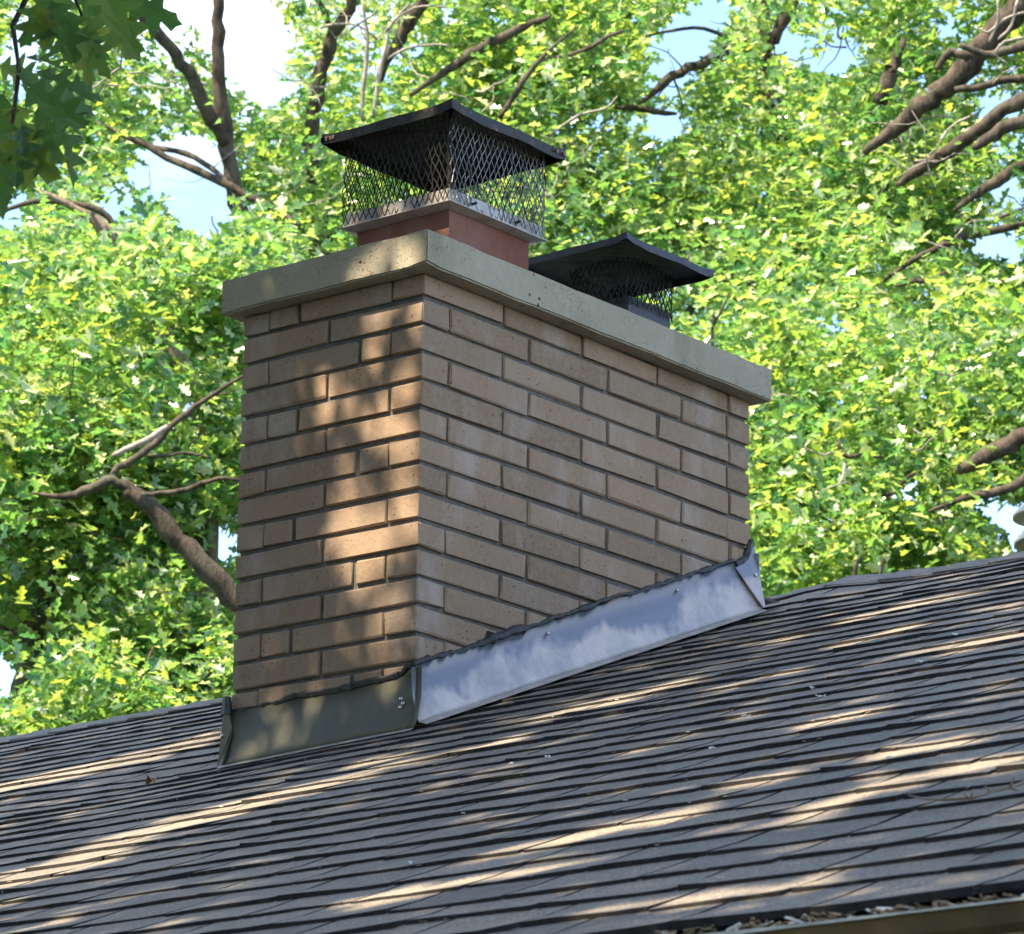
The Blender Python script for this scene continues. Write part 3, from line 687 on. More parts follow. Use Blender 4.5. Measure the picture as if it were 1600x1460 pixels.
# ------------------------------------------------------------------ trees
LEAF_HALF = [(0.0, 0.0), (0.16, 0.035), (0.30, 0.25), (0.43, 0.085), (0.66, 0.31), (0.78, 0.10), (0.90, 0.15), (1.0, 0.0)]
def leaf_template(half, fold, droop):
    n = len(half); V = []
    for x, y in half: V.append((x, 0.0, -droop * x * x))
    for x, y in half[1:-1]: V.append((x, y, fold * y - droop * x * x))
    for x, y in half[1:-1]: V.append((x, -y, fold * y - droop * x * x))
    L0 = n; R0 = n + n - 2; Fc = []
    Lf = list(range(n)) + [L0 + i for i in range(n - 3, -1, -1)]
    Rf = [0] + [R0 + i for i in range(n - 2)] + [n - 1] + list(range(n - 2, 0, -1))
    return np.array(V), [tuple(Lf), tuple(Rf)]
def leaf_cloud(name, pos, dirs, nrms, size, tone, mat, parent, half=LEAF_HALF):
    """one mesh of many real leaves; each leaf two lobed halves folded on the midrib"""
    T, Fc = leaf_template(half, 0.35, 0.22); N = len(pos); k = len(T)
    X = dirs / np.linalg.norm(dirs, axis=1, keepdims=True)
    Z = nrms - (nrms * X).sum(1, keepdims=True) * X; Z /= np.linalg.norm(Z, axis=1, keepdims=True) + 1e-9
    Y = np.cross(Z, X)
    V = pos[:, None, :] + size[:, None, None] * (T[None, :, 0:1] * X[:, None, :] + T[None, :, 1:2] * Y[:, None, :] + T[None, :, 2:3] * Z[:, None, :])
    loops = np.concatenate([np.array(f) for f in Fc]); nl = len(loops); lens = [len(f) for f in Fc]
    me = bpy.data.meshes.new(name); me.vertices.add(N * k); me.vertices.foreach_set('co', V.astype(np.float32).ravel())
    me.loops.add(N * nl); me.loops.foreach_set('vertex_index', (np.arange(N)[:, None] * k + loops[None, :]).astype(np.int32).ravel())
    me.polygons.add(N * len(Fc)); st = np.cumsum([0] + lens[:-1])
    me.polygons.foreach_set('loop_start', (np.arange(N)[:, None] * nl + st[None, :]).astype(np.int32).ravel())
    me.polygons.foreach_set('loop_total', np.tile(np.array(lens, np.int32), N))
    me.update(calc_edges=True)
    a = me.attributes.new('tone', 'FLOAT', 'FACE'); a.data.foreach_set('value', np.repeat(tone, len(Fc)).astype(np.float32))
    o = link(name, me, parent, [mat]); return o
def rosettes(centers, per, spread, rng, lsize, up=0.55):
    """twig tips carrying a rosette of leaves that radiate out and droop"""
    n = len(centers); c = np.repeat(centers, per, axis=0); N = n * per
    ax = rng.normal(size=(n, 3)); ax[:, 2] = np.abs(ax[:, 2]) * 0.4; ax /= np.linalg.norm(ax, axis=1, keepdims=True)
    axr = np.repeat(ax, per, axis=0)
    d = rng.normal(size=(N, 3)) + axr * 0.7; d[:, 2] *= 0.55; d /= np.linalg.norm(d, axis=1, keepdims=True)
    pos = c + rng.normal(size=(N, 3)) * spread
    nr = rng.normal(size=(N, 3)) * 0.75; nr[:, 2] += up + 0.45
    size = lsize * rng.uniform(0.6, 1.35, N) * np.repeat(rng.uniform(0.8, 1.2, n), per)
    tn = np.clip(np.repeat(rng.normal(0.42, 0.20, n), per) + rng.normal(0, 0.16, N), 0, 0.88); pale = rng.random(N) < 0.13; tn[pale] = rng.uniform(0.9, 1.0, pale.sum())
    return pos, d, nr, size, tn
def hash_noise(P, scale, seed):
    """smooth value noise on an N x 3 array"""
    r = np.random.default_rng(seed); G = r.random((32, 32, 32)); q = P * scale; i = np.floor(q).astype(int); f = q - i; f = f * f * (3 - 2 * f); o = 0
    for dx in (0, 1):
        for dy in (0, 1):
            for dz in (0, 1):
                w = (f[:, 0] if dx else 1 - f[:, 0]) * (f[:, 1] if dy else 1 - f[:, 1]) * (f[:, 2] if dz else 1 - f[:, 2])
                o = o + w * G[(i[:, 0] + dx) % 32, (i[:, 1] + dy) % 32, (i[:, 2] + dz) % 32]
    return o
# gaps in the background crowns where the sky shows (pixel ellipses: cx, cy, rx, ry)
GAPS = [(285, 265, 75, 50), (315, 325, 48, 50), (390, 70, 62, 72), (350, 30, 40, 60), (420, 120, 32, 45), (265, 20, 40, 30), (180, 325, 30, 20), (40, 100, 30, 60), (15, 330, 25, 25),
        (1075, 60, 45, 35), (1045, 125, 35, 25), (1040, 195, 35, 22), (1225, 70, 30, 28), (1300, 90, 38, 32), (1560, 168, 45, 22), (1485, 45, 18, 18), (1580, 300, 30, 22), (1560, 385, 50, 22),
        (1590, 820, 38, 34), (1545, 790, 25, 20), (8, 1060, 22, 40), (345, 850, 24, 32), (285, 640, 22, 16), (1300, 510, 16, 18), (1190, 300, 16, 10), (940, 190, 18, 14), (985, 190, 14, 12), (560, 20, 15, 40),
        (780, 35, 14, 12), (650, 70, 15, 22), (1310, 630, 15, 14), (1300, 820, 16, 16), (1110, 20, 35, 30), (600, 95, 16, 24), (1420, 770, 24, 16), (120, 470, 12, 22), (700, 20, 12, 20), (1440, 620, 14, 12)]
_rg = random.Random(61)
GAPS = [(a_, b_, c_ * 1.25, d_ * 1.25) for a_, b_, c_, d_ in GAPS] + [(_rg.uniform(0, 1600), _rg.uniform(0, 900), _rg.uniform(7, 17), _rg.uniform(7, 15)) for _ in range(70)]
def crown(parent, name, regions, n, seed, lsize=0.125, per=7, mat=None, thresh=0.48):
    """regions: (cx, cy, rx, ry, depth, half depth) ellipsoids given by where they appear; filled in three dimensions"""
    rng = np.random.default_rng(seed); pts = []
    A = np.array([r[2] * r[3] for r in regions]); A = A / A.sum()
    for r, f in zip(regions, A):
        m = int(n * f * 2.6); q = rng.normal(size=(m, 3)) * np.array((0.62, 0.62, 0.75))
        for a in q: pts.append(at(r[0] + r[2] * a[0], r[1] + r[3] * a[1], r[4] + r[5] * a[2]))
    P = np.array([tuple(p) for p in pts])
    nz_ = 0.56 * hash_noise(P, 1.15, seed + 1) + 0.44 * hash_noise(P, 3.0, seed + 2)
    keep = nz_ > thresh
    px, _ = to_px(P)
    for cx, cy, rx, ry in GAPS:
        d2 = ((px[:, 0] - cx) / rx) ** 2 + ((px[:, 1] - cy) / ry) ** 2
        keep &= ~(d2 < rng.uniform(0.55, 1.25, len(P)))
    P = P[keep]; P = P[rng.permutation(len(P))[:n]]
    pos, d, nr, size, tn = rosettes(P, per, 0.085, rng, lsize * 0.9)
    px, _ = to_px(pos); ok = np.ones(len(pos), bool)
    for cx, cy, rx, ry in GAPS:
        ok &= ~(((px[:, 0] - cx) / rx) ** 2 + ((px[:, 1] - cy) / ry) ** 2 < rng.uniform(0.6, 1.05, len(pos)))
    o = leaf_cloud('crown', pos[ok], d[ok], nr[ok], size[ok], tn[ok], mat or M['leaf'], parent); return o, P
def limb(pts, name, parent, mat, depth, dd=0.0, sides=9, jit=0.012, taper=None):
    """pts: (px, py, diameter px); depth metres, dd how far the far end recedes"""
    P = []; R = []; n = len(pts); r = random.Random(int(pts[0][0] * 7 + pts[0][1]))
    for i, (x, y, w) in enumerate(pts):
        d = depth - 0.9 + dd * i / max(1, n - 1); P.append(at(x, y, d)); R.append(w * 0.86 / 2 / F_PX * d)
    # smooth resample
    Q = []; S = []
    for i in range(n - 1):
        p0, p1, p2, p3 = P[max(i - 1, 0)], P[i], P[i + 1], P[min(i + 2, n - 1)]; k = max(3, int((p2 - p1).length / 0.12)); k = min(k, 14)
        for j in range(k):
            t = j / k; q = 0.5 * ((2 * p1) + (p2 - p0) * t + (2 * p0 - 5 * p1 + 4 * p2 - p3) * t * t + (3 * p1 - p0 - 3 * p2 + p3) * t ** 3)
            rad = R[i] + (R[i + 1] - R[i]) * t
            Q.append(q + Vector((r.gauss(0, jit), r.gauss(0, jit), r.gauss(0, jit))) * min(1, rad * 14)); S.append(rad * r.uniform(0.92, 1.1))
    Q.append(P[-1]); S.append(R[-1] * 0.8)
    b = MB(); b.tube(Q, S, sides); return b.obj(name, mat, parent, True), Q
def twigs(parent, name, seeds, mat, depth, seed, n=14, L=(50, 150), w=(2.0, 4.5), up=-0.6):
    """thin crooked side shoots, all one part"""
    r = random.Random(seed)
    for _ in range(n):
        b = MB(); x, y = r.choice(seeds); x += r.uniform(-25, 25); y += r.uniform(-25, 25); a = r.uniform(-math.pi, math.pi); l = r.uniform(*L); pts = []; d = depth + r.uniform(-1.2, 1.2); ww = r.uniform(*w)
        k = 6; xx, yy = x, y
        for i in range(k + 1):
            pts.append((at(xx, yy, d), ww / 2 / F_PX * d * (1 - 0.75 * i / k))); a += r.gauss(0, 0.35); xx += math.cos(a) * l / k; yy += math.sin(a) * l / k + up * 2; d += r.gauss(0, 0.05)
        b.tube([p for p, _ in pts], [q for _, q in pts], 5)
        if r.random() < 0.7:
            i = r.randint(2, 4); p = pts[i][0]; s = pts[i][1]; e_ = p + (RT * r.uniform(-1, 1) + UP * r.uniform(-0.3, 1)) * l * 0.4 / F_PX * d
            b.tube([p, p.lerp(e_, .5) + UP * 0.03, e_], [s * 0.8, s * 0.6, s * 0.3], 5)
        b.obj(name, mat, parent, True)
def tree(label, base_px, depth, group='oaks behind the roof'):
    p = at(base_px, 900, depth); t = empty('oak_tree', (p.x, p.y, 0)); tag(t, label, 'tree', group); return t
def trunk_down(t, pts, depth, mat=None):
    """trunk from the ground up to the first traced point"""
    top = at(pts[0][0], pts[0][1], depth - 0.9); bz_ = Vector((t.location.x, t.location.y, 0)); r1 = pts[0][2] / 2 / F_PX * depth
    Q = [bz_.lerp(top, k / 8) + Vector((0.06 * math.sin(k * 1.9), 0.05 * math.cos(k * 2.3), 0)) * (0 < k < 8) for k in range(9)]
    b = MB(); b.tube(Q, [r1 * (1.9 - 0.9 * k / 8) + (0.10 if k == 0 else 0) for k in range(9)], 10); return b.obj('trunk', mat or M['bark'], t, True)

# A: forked oak, upper left
dA = 30; tA = tree('forked oak with a bare trunk rising left of the chimney caps', 430, dA)
mainA = [(430, 470, 40), (410, 420, 36), (393, 375, 34), (375, 330, 31), (362, 280, 30), (350, 205, 30), (342, 120, 26), (340, 50, 24), (343, -10, 22), (350, -140, 16)]
trunk_down(tA, mainA, dA); limb(mainA, 'limb', tA, M['bark'], dA)
limb([(352, 225, 24), (328, 185, 26), (308, 140, 25), (283, 98, 24), (255, 62, 22), (228, 32, 20), (196, -20, 16), (150, -90, 12)], 'limb', tA, M['bark'], dA, -0.6)
limb([(470, 352, 10), (418, 322, 14), (366, 294, 15), (310, 268, 15), (262, 246, 13), (207, 218, 11), (150, 190, 6)], 'limb', tA, M['bark'], dA - 0.5, 0.4)
limb([(362, 292, 8), (330, 262, 10), (290, 240, 11), (240, 230, 9), (205, 215, 5)], 'limb', tA, M['bark'], dA - 0.2, 0.5)
twigs(tA, 'twig', [(365, 220), (350, 320), (300, 120), (230, 240), (440, 330), (180, 120)], M['deadwood'], dA - 1, 31, 16)
crown(tA, 'crown', [(120, 160, 300, 200, dA + 3.2, 2.0), (60, 330, 240, 150, dA + 2.4, 1.6), (330, 190, 130, 130, dA + 3.0, 0.8), (430, 330, 110, 110, dA + 2.4, 1.0), (200, -110, 320, 90, dA + 2, 1.5)], 2500, 101, thresh=0.46)
# B: pale trunk low left and its crown
dB = 27; tB = tree('pale barked oak leaning behind the left edge of the roof', 330, dB)
mainB = [(330, 640, 34), (265, 540, 33), (228, 465, 32), (205, 420, 32), (180, 372, 30), (150, 345, 22), (120, 325, 15), (60, 300, 9)]
trunk_down(tB, mainB, dB, M['bark_pale']); limb(mainB, 'limb', tB, M['bark_pale'], dB)
limb([(205, 425, 12), (170, 340, 12), (120, 320, 13), (50, 315, 10), (-20, 340, 7)], 'limb', tB, M['bark'], dB + 0.5)
crown(tB, 'crown', [(120, 480, 260, 130, dB, 1.8), (310, 500, 150, 110, dB + 1.5, 1.2), (60, 600, 200, 120, dB, 1.5), (280, 430, 140, 70, dB - 0.5, 1.2)], 3100, 102)
# C: crooked oak, left
dC = 24; tC = tree('crooked dark oak bough reaching left from behind the brick chimney', 470, dC)
mainC = [(470, 1060, 52), (410, 985, 48), (362, 930, 44), (310, 878, 40), (265, 824, 37), (228, 785, 33), (196, 764, 26)]
trunk_down(tC, mainC, dC); limb(mainC, 'limb', tC, M['bark'], dC)
limb([(215, 775, 18), (190, 758, 20), (168, 752, 20), (130, 770, 18), (95, 776, 12), (50, 770, 5)], 'limb', tC, M['bark'], dC)
limb([(168, 754, 14), (185, 732, 15), (215, 715, 14), (242, 692, 14), (270, 664, 12), (305, 636, 10), (340, 612, 8), (385, 585, 5)], 'limb', tC, M['bark'], dC, 0.3)
limb([(176, 712, 9), (205, 700, 11), (232, 686, 12), (262, 666, 10)], 'limb', tC, M['deadwood'], dC - 0.1, 0.1)
limb([(228, 772, 8), (262, 770, 10), (292, 765, 10), (325, 752, 8), (352, 748, 7), (400, 756, 4)], 'limb', tC, M['bark'], dC - 0.2)
limb([(232, 712, 7), (262, 712, 6), (290, 708, 5), (330, 716, 3)], 'limb', tC, M['bark'], dC)
twigs(tC, 'twig', [(120, 640), (300, 700), (330, 640), (90, 830), (280, 930)], M['bark'], dC, 32, 14, (40, 100), (1.6, 3.5))
crown(tC, 'crown', [(110, 690, 220, 90, dC + 1.5, 1.0), (300, 800, 120, 130, dC + 2, 0.8), (150, 900, 190, 90, dC + 1.8, 1.0), (290, 690, 110, 80, dC + 1.8, 0.8)], 1900, 103, 0.12)
# D: dark trunk, far left low
dD = 26; tD = tree('dark trunked oak half hidden by leaves low at the left edge', 20, dD)
mainD = [(25, 1130, 50), (40, 1050, 44), (52, 990, 40), (70, 930, 34), (88, 885, 22), (98, 850, 12)]
trunk_down(tD, mainD, dD); limb(mainD, 'limb', tD, M['bark'], dD)
limb([(75, 915, 14), (105, 900, 12), (130, 880, 9), (150, 860, 5)], 'limb', tD, M['bark'], dD); limb([(50, 1000, 18), (20, 985, 14), (-30, 960, 10)], 'limb', tD, M['bark'], dD)
crown(tD, 'crown', [(40, 840, 180, 130, dD + 1.2, 1.2), (30, 960, 160, 80, dD + 2.2, 0.8), (200, 1000, 260, 90, dD + 1.5, 1.0), (-80, 780, 120, 200, dD, 1.5)], 1900, 104)
# low front foliage left
dE = 24; tE = tree('low leafy young oak just beyond the left roof ridge', 180, dE)
trunk_down(tE, [(180, 1240, 18)], dE); limb([(180, 1240, 18), (190, 1150, 14), (215, 1080, 9), (240, 1010, 4)], 'limb', tE, M['bark'], dE)
crown(tE, 'crown', [(220, 1060, 220, 70, dE, 0.8), (60, 1120, 200, 55, dE, 0.8), (300, 1010, 120, 70, dE + 0.4, 0.6)], 1500, 105, 0.105)
# F: upper middle
dF = 33; tF = tree('oak with a dark curved trunk above the nearer chimney cap', 560, dF)
mainF = [(500, 330, 30), (486, 240, 29), (487, 190, 28), (496, 140, 27), (510, 92, 26), (527, 48, 24), (545, 15, 21), (560, -60, 15)]
trunk_down(tF, mainF, dF); limb(mainF, 'limb', tF, M['bark'], dF)
limb([(520, 60, 11), (512, 30, 11), (500, 5, 10), (480, -50, 6)], 'limb', tF, M['bark'], dF)
limb([(590, 130, 12), (605, 95, 19), (625, 60, 22), (643, 28, 24), (664, -10, 24), (690, -80, 20)], 'limb', tF, M['bark'], dF + 0.6)
limb([(640, 150, 7), (700, 108, 16), (735, 85, 19), (770, 66, 18), (816, 44, 15), (860, 25, 9)], 'limb', tF, M['bark'], dF - 0.3)
for pts in ([(567, 188, 8), (566, 150, 8), (572, 100, 8), (573, 50, 7), (566, 0, 5)], [(584, 184, 7), (590, 130, 8), (602, 80, 7), (612, 40, 5), (640, 5, 4)], [(590, 62, 4), (560, 40, 5), (520, 38, 5), (500, 45, 3)],
            [(605, 92, 5), (640, 75, 5), (680, 70, 4), (706, 72, 3)], [(602, 50, 4), (625, 25, 5), (660, 10, 4), (700, 12, 3)]):
    limb(pts, 'dead_twig', tF, M['deadwood'], dF - 1.5, sides=6)
limb([(780, 185, 9), (800, 155, 10), (822, 122, 11), (842, 95, 9), (868, 70, 6), (905, 40, 3)], 'limb', tF, M['bark'], dF - 1.6)
limb([(842, 95, 6), (880, 88, 7), (915, 78, 8), (950, 58, 7), (975, 48, 5)], 'limb', tF, M['bark'], dF - 1.6)
limb([(860, 210, 5), (905, 180, 5), (945, 170, 4), (965, 150, 2)], 'dead_twig', tF, M['deadwood'], dF - 1.6, sides=6)
twigs(tF, 'twig', [(500, 150), (620, 110), (760, 160), (900, 250), (880, 320), (560, 60)], M['deadwood'], dF - 2, 33, 18)
crown(tF, 'crown', [(640, 60, 260, 190, dF + 2.4, 1.3), (850, 200, 210, 220, dF + 1, 1.8), (520, 280, 120, 150, dF + 1.5, 1.2), (700, 320, 260, 120, dF, 2), (900, 20, 220, 150, dF + 1.5, 1.5)], 3400, 106, thresh=0.48)
# G: middle right
dG = 36; tG = tree('tall oak with trunk glimpsed through leaves right of the far cap', 1205, dG)
mainG = [(1205, 640, 34), (1222, 465, 32), (1240, 415, 32), (1246, 370, 31), (1238, 290, 30), (1215, 190, 29), (1192, 100, 28), (1196, 55, 24), (1190, 0, 21), (1188, -90, 16)]
trunk_down(tG, mainG, dG); limb(mainG, 'limb', tG, M['bark'], dG)
limb([(1196, 88, 18), (1208, 62, 23), (1224, 30, 22), (1245, -5, 20), (1270, -60, 16)], 'limb', tG, M['bark'], dG)
limb([(1185, 80, 12), (1150, 76, 17), (1112, 92, 18), (1075, 108, 19), (1040, 128, 16), (1015, 150, 10), (985, 175, 5)], 'limb', tG, M['bark'], dG, -0.5)
limb([(960, 168, 6), (1003, 170, 13), (1030, 176, 12), (1058, 178, 6)], 'limb', tG, M['bark'], dG - 1)
limb([(1180, 65, 6), (1140, 60, 7), (1100, 45, 7), (1050, 48, 6), (1000, 60, 3)], 'limb', tG, M['bark'], dG - 0.3)
limb([(1060, 500, 14), (1085, 480, 15), (1100, 455, 12), (1118, 430, 6)], 'limb', tG, M['bark'], dG - 1)
limb([(1115, 560, 7), (1112, 520, 7), (1117, 500, 6), (1105, 478, 4)], 'limb', tG, M['bark'], dG - 7, sides=6); limb([(1116, 505, 5), (1130, 480, 5), (1140, 455, 3)], 'limb', tG, M['bark'], dG - 7, sides=6)
twigs(tG, 'twig', [(1150, 60), (1050, 130), (1100, 330), (1300, 60), (1020, 320), (1160, 420)], M['bark'], dG - 2, 34, 18, (40, 120))
crown(tG, 'crown', [(1080, 290, 230, 190, dG, 2.2), (1150, 120, 230, 150, dG + 2.6, 1.2), (1180, 420, 220, 160, dG - 0.5, 2), (1050, 40, 180, 120, dG + 1, 2), (1000, 380, 200, 120, dG, 2), (1280, 260, 150, 200, dG + 1.5, 1.6)], 4000, 107, thresh=0.48)
# H: right, heavy limbs
dH = 30; tH = tree('heavy limbed oak spreading in from the upper right edge', 1780, dH)
mainH = [(1780, 420, 90), (1740, 260, 84), (1690, 120, 70), (1650, 0, 60)]
trunk_down(tH, mainH, dH); limb(mainH, 'limb', tH, M['bark'], dH)
limb([(1660, 20, 52), (1610, -5, 46), (1575, 25, 46), (1545, 60, 46), (1512, 100, 44), (1475, 138, 38), (1440, 168, 34), (1392, 206, 26), (1350, 240, 14)], 'limb', tH, M['bark'], dH, 0.5)
limb([(1512, 92, 18), (1490, 82, 16), (1475, 92, 14), (1462, 110, 9)], 'limb', tH, M['bark'], dH - 0.2)
limb([(1492, 140, 13), (1520, 138, 14), (1560, 127, 15), (1610, 118, 17), (1690, 110, 22)], 'limb', tH, M['bark'], dH)
limb([(1500, 70, 10), (1540, 85, 14), (1580, 78, 18), (1640, 60, 22)], 'limb', tH, M['bark'], dH - 0.3)
limb([(1700, 100, 40), (1620, 148, 30), (1570, 170, 27), (1535, 198, 25), (1500, 225, 26), (1470, 245, 25), (1435, 268, 20), (1400, 290, 10)], 'limb', tH, M['bark'], dH - 0.4, 0.4)
limb([(1700, 160, 34), (1610, 188, 24), (1575, 198, 23), (1548, 214, 22), (1520, 232, 14)], 'limb', tH, M['bark'], dH - 0.5)
limb([(1740, 220, 34), (1620, 252, 20), (1580, 270, 21), (1545, 292, 22), (1520, 306, 16), (1490, 330, 7)], 'limb', tH, M['bark'], dH - 0.3)
limb([(1760, 300, 30), (1620, 346, 14), (1570, 358, 14), (1520, 366, 15), (1475, 384, 14), (1425, 408, 11), (1380, 440, 6)], 'limb', tH, M['bark'], dH)
limb([(1530, 360, 7), (1560, 342, 7), (1600, 325, 6)], 'limb', tH, M['bark'], dH); limb([(1400, 445, 6), (1430, 440, 10), (1455, 436, 9), (1480, 425, 5)], 'limb', tH, M['bark'], dH + .3)
limb([(1375, 160, 30), (1390, 120, 32), (1402, 88, 20), (1412, 60, 10)], 'limb', tH, M['bark'], dH + 1.5)
for pts in ([(1600, 20, 5), (1570, 30, 5), (1545, 50, 5), (1530, 45, 3)], [(1600, 60, 6), (1570, 65, 6), (1555, 85, 5), (1575, 100, 3)], [(1545, 66, 5), (1560, 30, 5), (1558, 0, 4)], [(1590, 0, 5), (1580, 40, 6), (1560, 62, 5)]):
    limb(pts, 'dead_twig', tH, M['deadwood'], dH - 1.2, sides=6)
twigs(tH, 'twig', [(1560, 140), (1500, 180), (1450, 260), (1580, 330), (1500, 380), (1400, 180)], M['deadwood'], dH - 1, 35, 18)
crown(tH, 'crown', [(1440, 90, 210, 170, dH + 2.4, 1.0), (1470, 400, 220, 150, dH + 1.6, 1.4), (1640, 300, 200, 260, dH + 2.2, 1.1), (1400, 300, 160, 150, dH + 1.8, 0.9), (1640, 520, 180, 180, dH, 2), (1560, -60, 300, 120, dH + 2, 1)], 3100, 108, thresh=0.48)
# I: lower right
dI = 27; tI = tree('dense green oak filling the gap right of the chimney above the ridge', 1700, dI)
mainI = [(1740, 720, 46), (1660, 655, 40), (1610, 675, 36), (1570, 698, 34), (1530, 722, 28), (1495, 738, 16)]
trunk_down(tI, mainI, dI); limb(mainI, 'limb', tI, M['bark'], dI)
limb([(1640, 690, 18), (1600, 752, 18), (1560, 768, 17), (1520, 776, 15), (1490, 784, 10), (1450, 800, 4)], 'limb', tI, M['bark'], dI - 0.2)
limb([(1440, 735, 5), (1412, 752, 8), (1395, 770, 9), (1365, 778, 8), (1330, 770, 4)], 'limb', tI, M['bark'], dI + 0.3)
limb([(1310, 690, 7), (1318, 712, 8), (1350, 712, 7), (1380, 715, 5)], 'limb', tI, M['bark'], dI + 0.4)
limb([(1435, 800, 10), (1445, 790, 12), (1460, 775, 8)], 'limb', tI, M['bark'], dI + 0.4)
limb([(1332, 940, 8), (1336, 900, 9), (1342, 870, 6)], 'limb', tI, M['bark'], dI - 1); limb([(1372, 935, 8), (1375, 900, 8), (1382, 870, 5)], 'limb', tI, M['bark'], dI - 1)
twigs(tI, 'twig', [(1440, 690), (1320, 720), (1460, 560), (1470, 790), (1250, 640)], M['deadwood'], dI - 0.5, 36, 16, (40, 110))
crown(tI, 'crown', [(1300, 620, 190, 170, dI + 2.0, 1.4), (1480, 620, 200, 150, dI + 2.0, 1.2), (1320, 830, 200, 120, dI + 0.8, 1.4), (1480, 840, 190, 90, dI + 0.5, 1.0), (1200, 760, 140, 200, dI + 2.5, 1.2), (1640, 760, 130, 100, dI + 2, 1)], 3700, 109, thresh=0.475)
# J: far fill behind the chimney
dJ = 44; tJ = tree('distant oak seen only in glimpses between the nearer trees', 760, dJ)
trunk_down(tJ, [(760, 600, 40)], dJ); limb([(760, 600, 40), (740, 400, 34), (760, 250, 26), (800, 100, 18)], 'limb', tJ, M['bark'], dJ)
crown(tJ, 'crown', [(180, 640, 400, 200, dJ, 2), (760, 380, 330, 240, dJ, 2), (1280, 560, 380, 300, dJ, 2), (150, 950, 400, 240, dJ, 2), (1350, 800, 400, 200, dJ, 2)], 2300, 110, 0.15, thresh=0.5)

# ------------------------------------------------------------------ near oak: shades the roof, hangs leaves into the upper left corner
tN = empty('oak_tree', (-5.2, -9.0, 0)); tag(tN, 'near oak hanging dark shaded leaves into the upper left corner', 'tree')
b = MB(); b.tube([(-5.2, -9.0, 0), (-5.15, -9.0, 0.25), (-5.1, -8.9, 1.6), (-5.0, -8.7, 3.2), (-4.8, -8.3, 5.0), (-4.5, -7.8, 6.8), (-4.2, -7.2, 8.6), (-3.8, -6.4, 10.4)], [0.48, 0.36, 0.30, 0.28, 0.25, 0.20, 0.14, 0.06], 12); b.obj('trunk', M['bark'], tN, True)
tipL = at(70, -60, 6.3)
for pts, rr_ in (([(-4.8, -8.3, 5.0), (-3.6, -7.2, 6.4), (-2.2, -5.6, 7.4), (-0.6, -4.2, 8.2), (0.9, -3.0, 8.6)], [0.15, 0.12, 0.09, 0.06, 0.03]),
                 ([(-4.5, -7.8, 6.8), (-3.8, -6.0, 7.9), (-3.4, -4.0, 8.4), (-3.2, -2.0, 8.6)], [0.12, 0.09, 0.06, 0.03]),
                 ([(-5.0, -8.7, 3.2), (-3.2, -7.6, 4.9), (-1.2, -6.2, 5.9), (0.6, -4.8, 6.2), (1.4, -3.6, 5.6), tuple(tipL)], [0.13, 0.10, 0.07, 0.045, 0.024, 0.010]),
                 ([(-2.2, -5.6, 7.4), (0.0, -5.6, 7.6), (1.8, -5.4, 7.4)], [0.07, 0.05, 0.02])):
    b = MB(); b.tube(pts, rr_, 9); b.obj('limb', M['bark'], tN, True)
# lit patches on the roof and on the brick face: polylines in the photograph (points, half width) kept clear of leaves on the sun's path
LIT = [([(0, 1232), (130, 1205), (240, 1180), (340, 1150)], 10), ([(0, 1390), (100, 1350), (200, 1310), (300, 1285), (380, 1262)], 14), ([(380, 1262), (480, 1232), (590, 1195), (640, 1185)], 13),
       ([(0, 1372), (120, 1362), (200, 1330)], 9), ([(60, 1450), (140, 1425)], 9), ([(600, 1408), (700, 1385), (820, 1362), (900, 1340)], 10), ([(520, 1425), (640, 1395)], 9), ([(760, 1345), (900, 1310), (1010, 1285), (1110, 1262)], 10),
       ([(1110, 1262), (1130, 1245)], 8), ([(900, 1430), (1000, 1420), (1120, 1405)], 10), ([(1130, 1402), (1220, 1392), (1310, 1378)], 11), ([(1130, 1240), (1170, 1225), (1245, 1210)], 7),
       ([(1230, 1290), (1300, 1262), (1370, 1230), (1440, 1215)], 9), ([(1370, 1192), (1440, 1172), (1520, 1160)], 8), ([(1480, 1210), (1560, 1190), (1620, 1180)], 13), ([(1220, 1148), (1290, 1128), (1360, 1115)], 6),
       ([(830, 1128), (910, 1108), (990, 1092)], 7), ([(960, 1095), (1040, 1078), (1085, 1065)], 5), ([(1310, 978), (1400, 952), (1470, 938)], 5), ([(1460, 935), (1540, 925)], 4), ([(1300, 1015), (1390, 990), (1450, 975)], 5),
       ([(1390, 1030), (1480, 1012), (1600, 990)], 4), ([(1110, 1080), (1170, 1065), (1260, 1045)], 3), ([(690, 1185), (740, 1172), (800, 1160)], 5), ([(1500, 1015), (1590, 1000)], 5), ([(0, 1440), (20, 1436)], 8), ([(1010, 1440), (1060, 1436)], 6),
       # brick face
       ([(648, 482), (640, 520), (642, 560), (640, 620), (640, 690)], 14), ([(600, 500), (590, 530)], 12), ([(605, 590), (606, 640), (612, 700)], 12), ([(575, 505), (570, 520)], 8), ([(495, 590), (500, 622)], 7), ([(570, 640), (585, 700), (590, 720)], 6),
       ([(535, 785), (545, 815), (560, 850)], 12), ([(605, 745), (635, 740)], 12), ([(590, 790), (620, 800), (640, 840)], 12), ([(575, 850), (600, 870), (620, 880)], 12), ([(590, 900), (600, 950)], 12), ([(610, 920), (615, 950), (610, 1000)], 11), ([(590, 990), (600, 1025)], 9),
       ([(525, 1010), (530, 1045)], 7), ([(448, 1045), (452, 1085)], 5), ([(456, 1100), (452, 1180)], 9), ([(376, 690), (374, 770)], 4), ([(370, 840), (372, 880)], 6), ([(400, 840), (402, 860)], 3),
       ([(468, 425), (466, 462)], 9), ([(580, 385), (585, 425)], 12), ([(630, 375), (640, 405)], 16), ([(540, 400), (545, 430)], 6), ([(655, 370), (660, 400)], 6),
       # near cap
       ([(560, 345), (600, 335)], 8), ([(640, 320), (690, 305)], 8)]
rngN = np.random.default_rng(77)
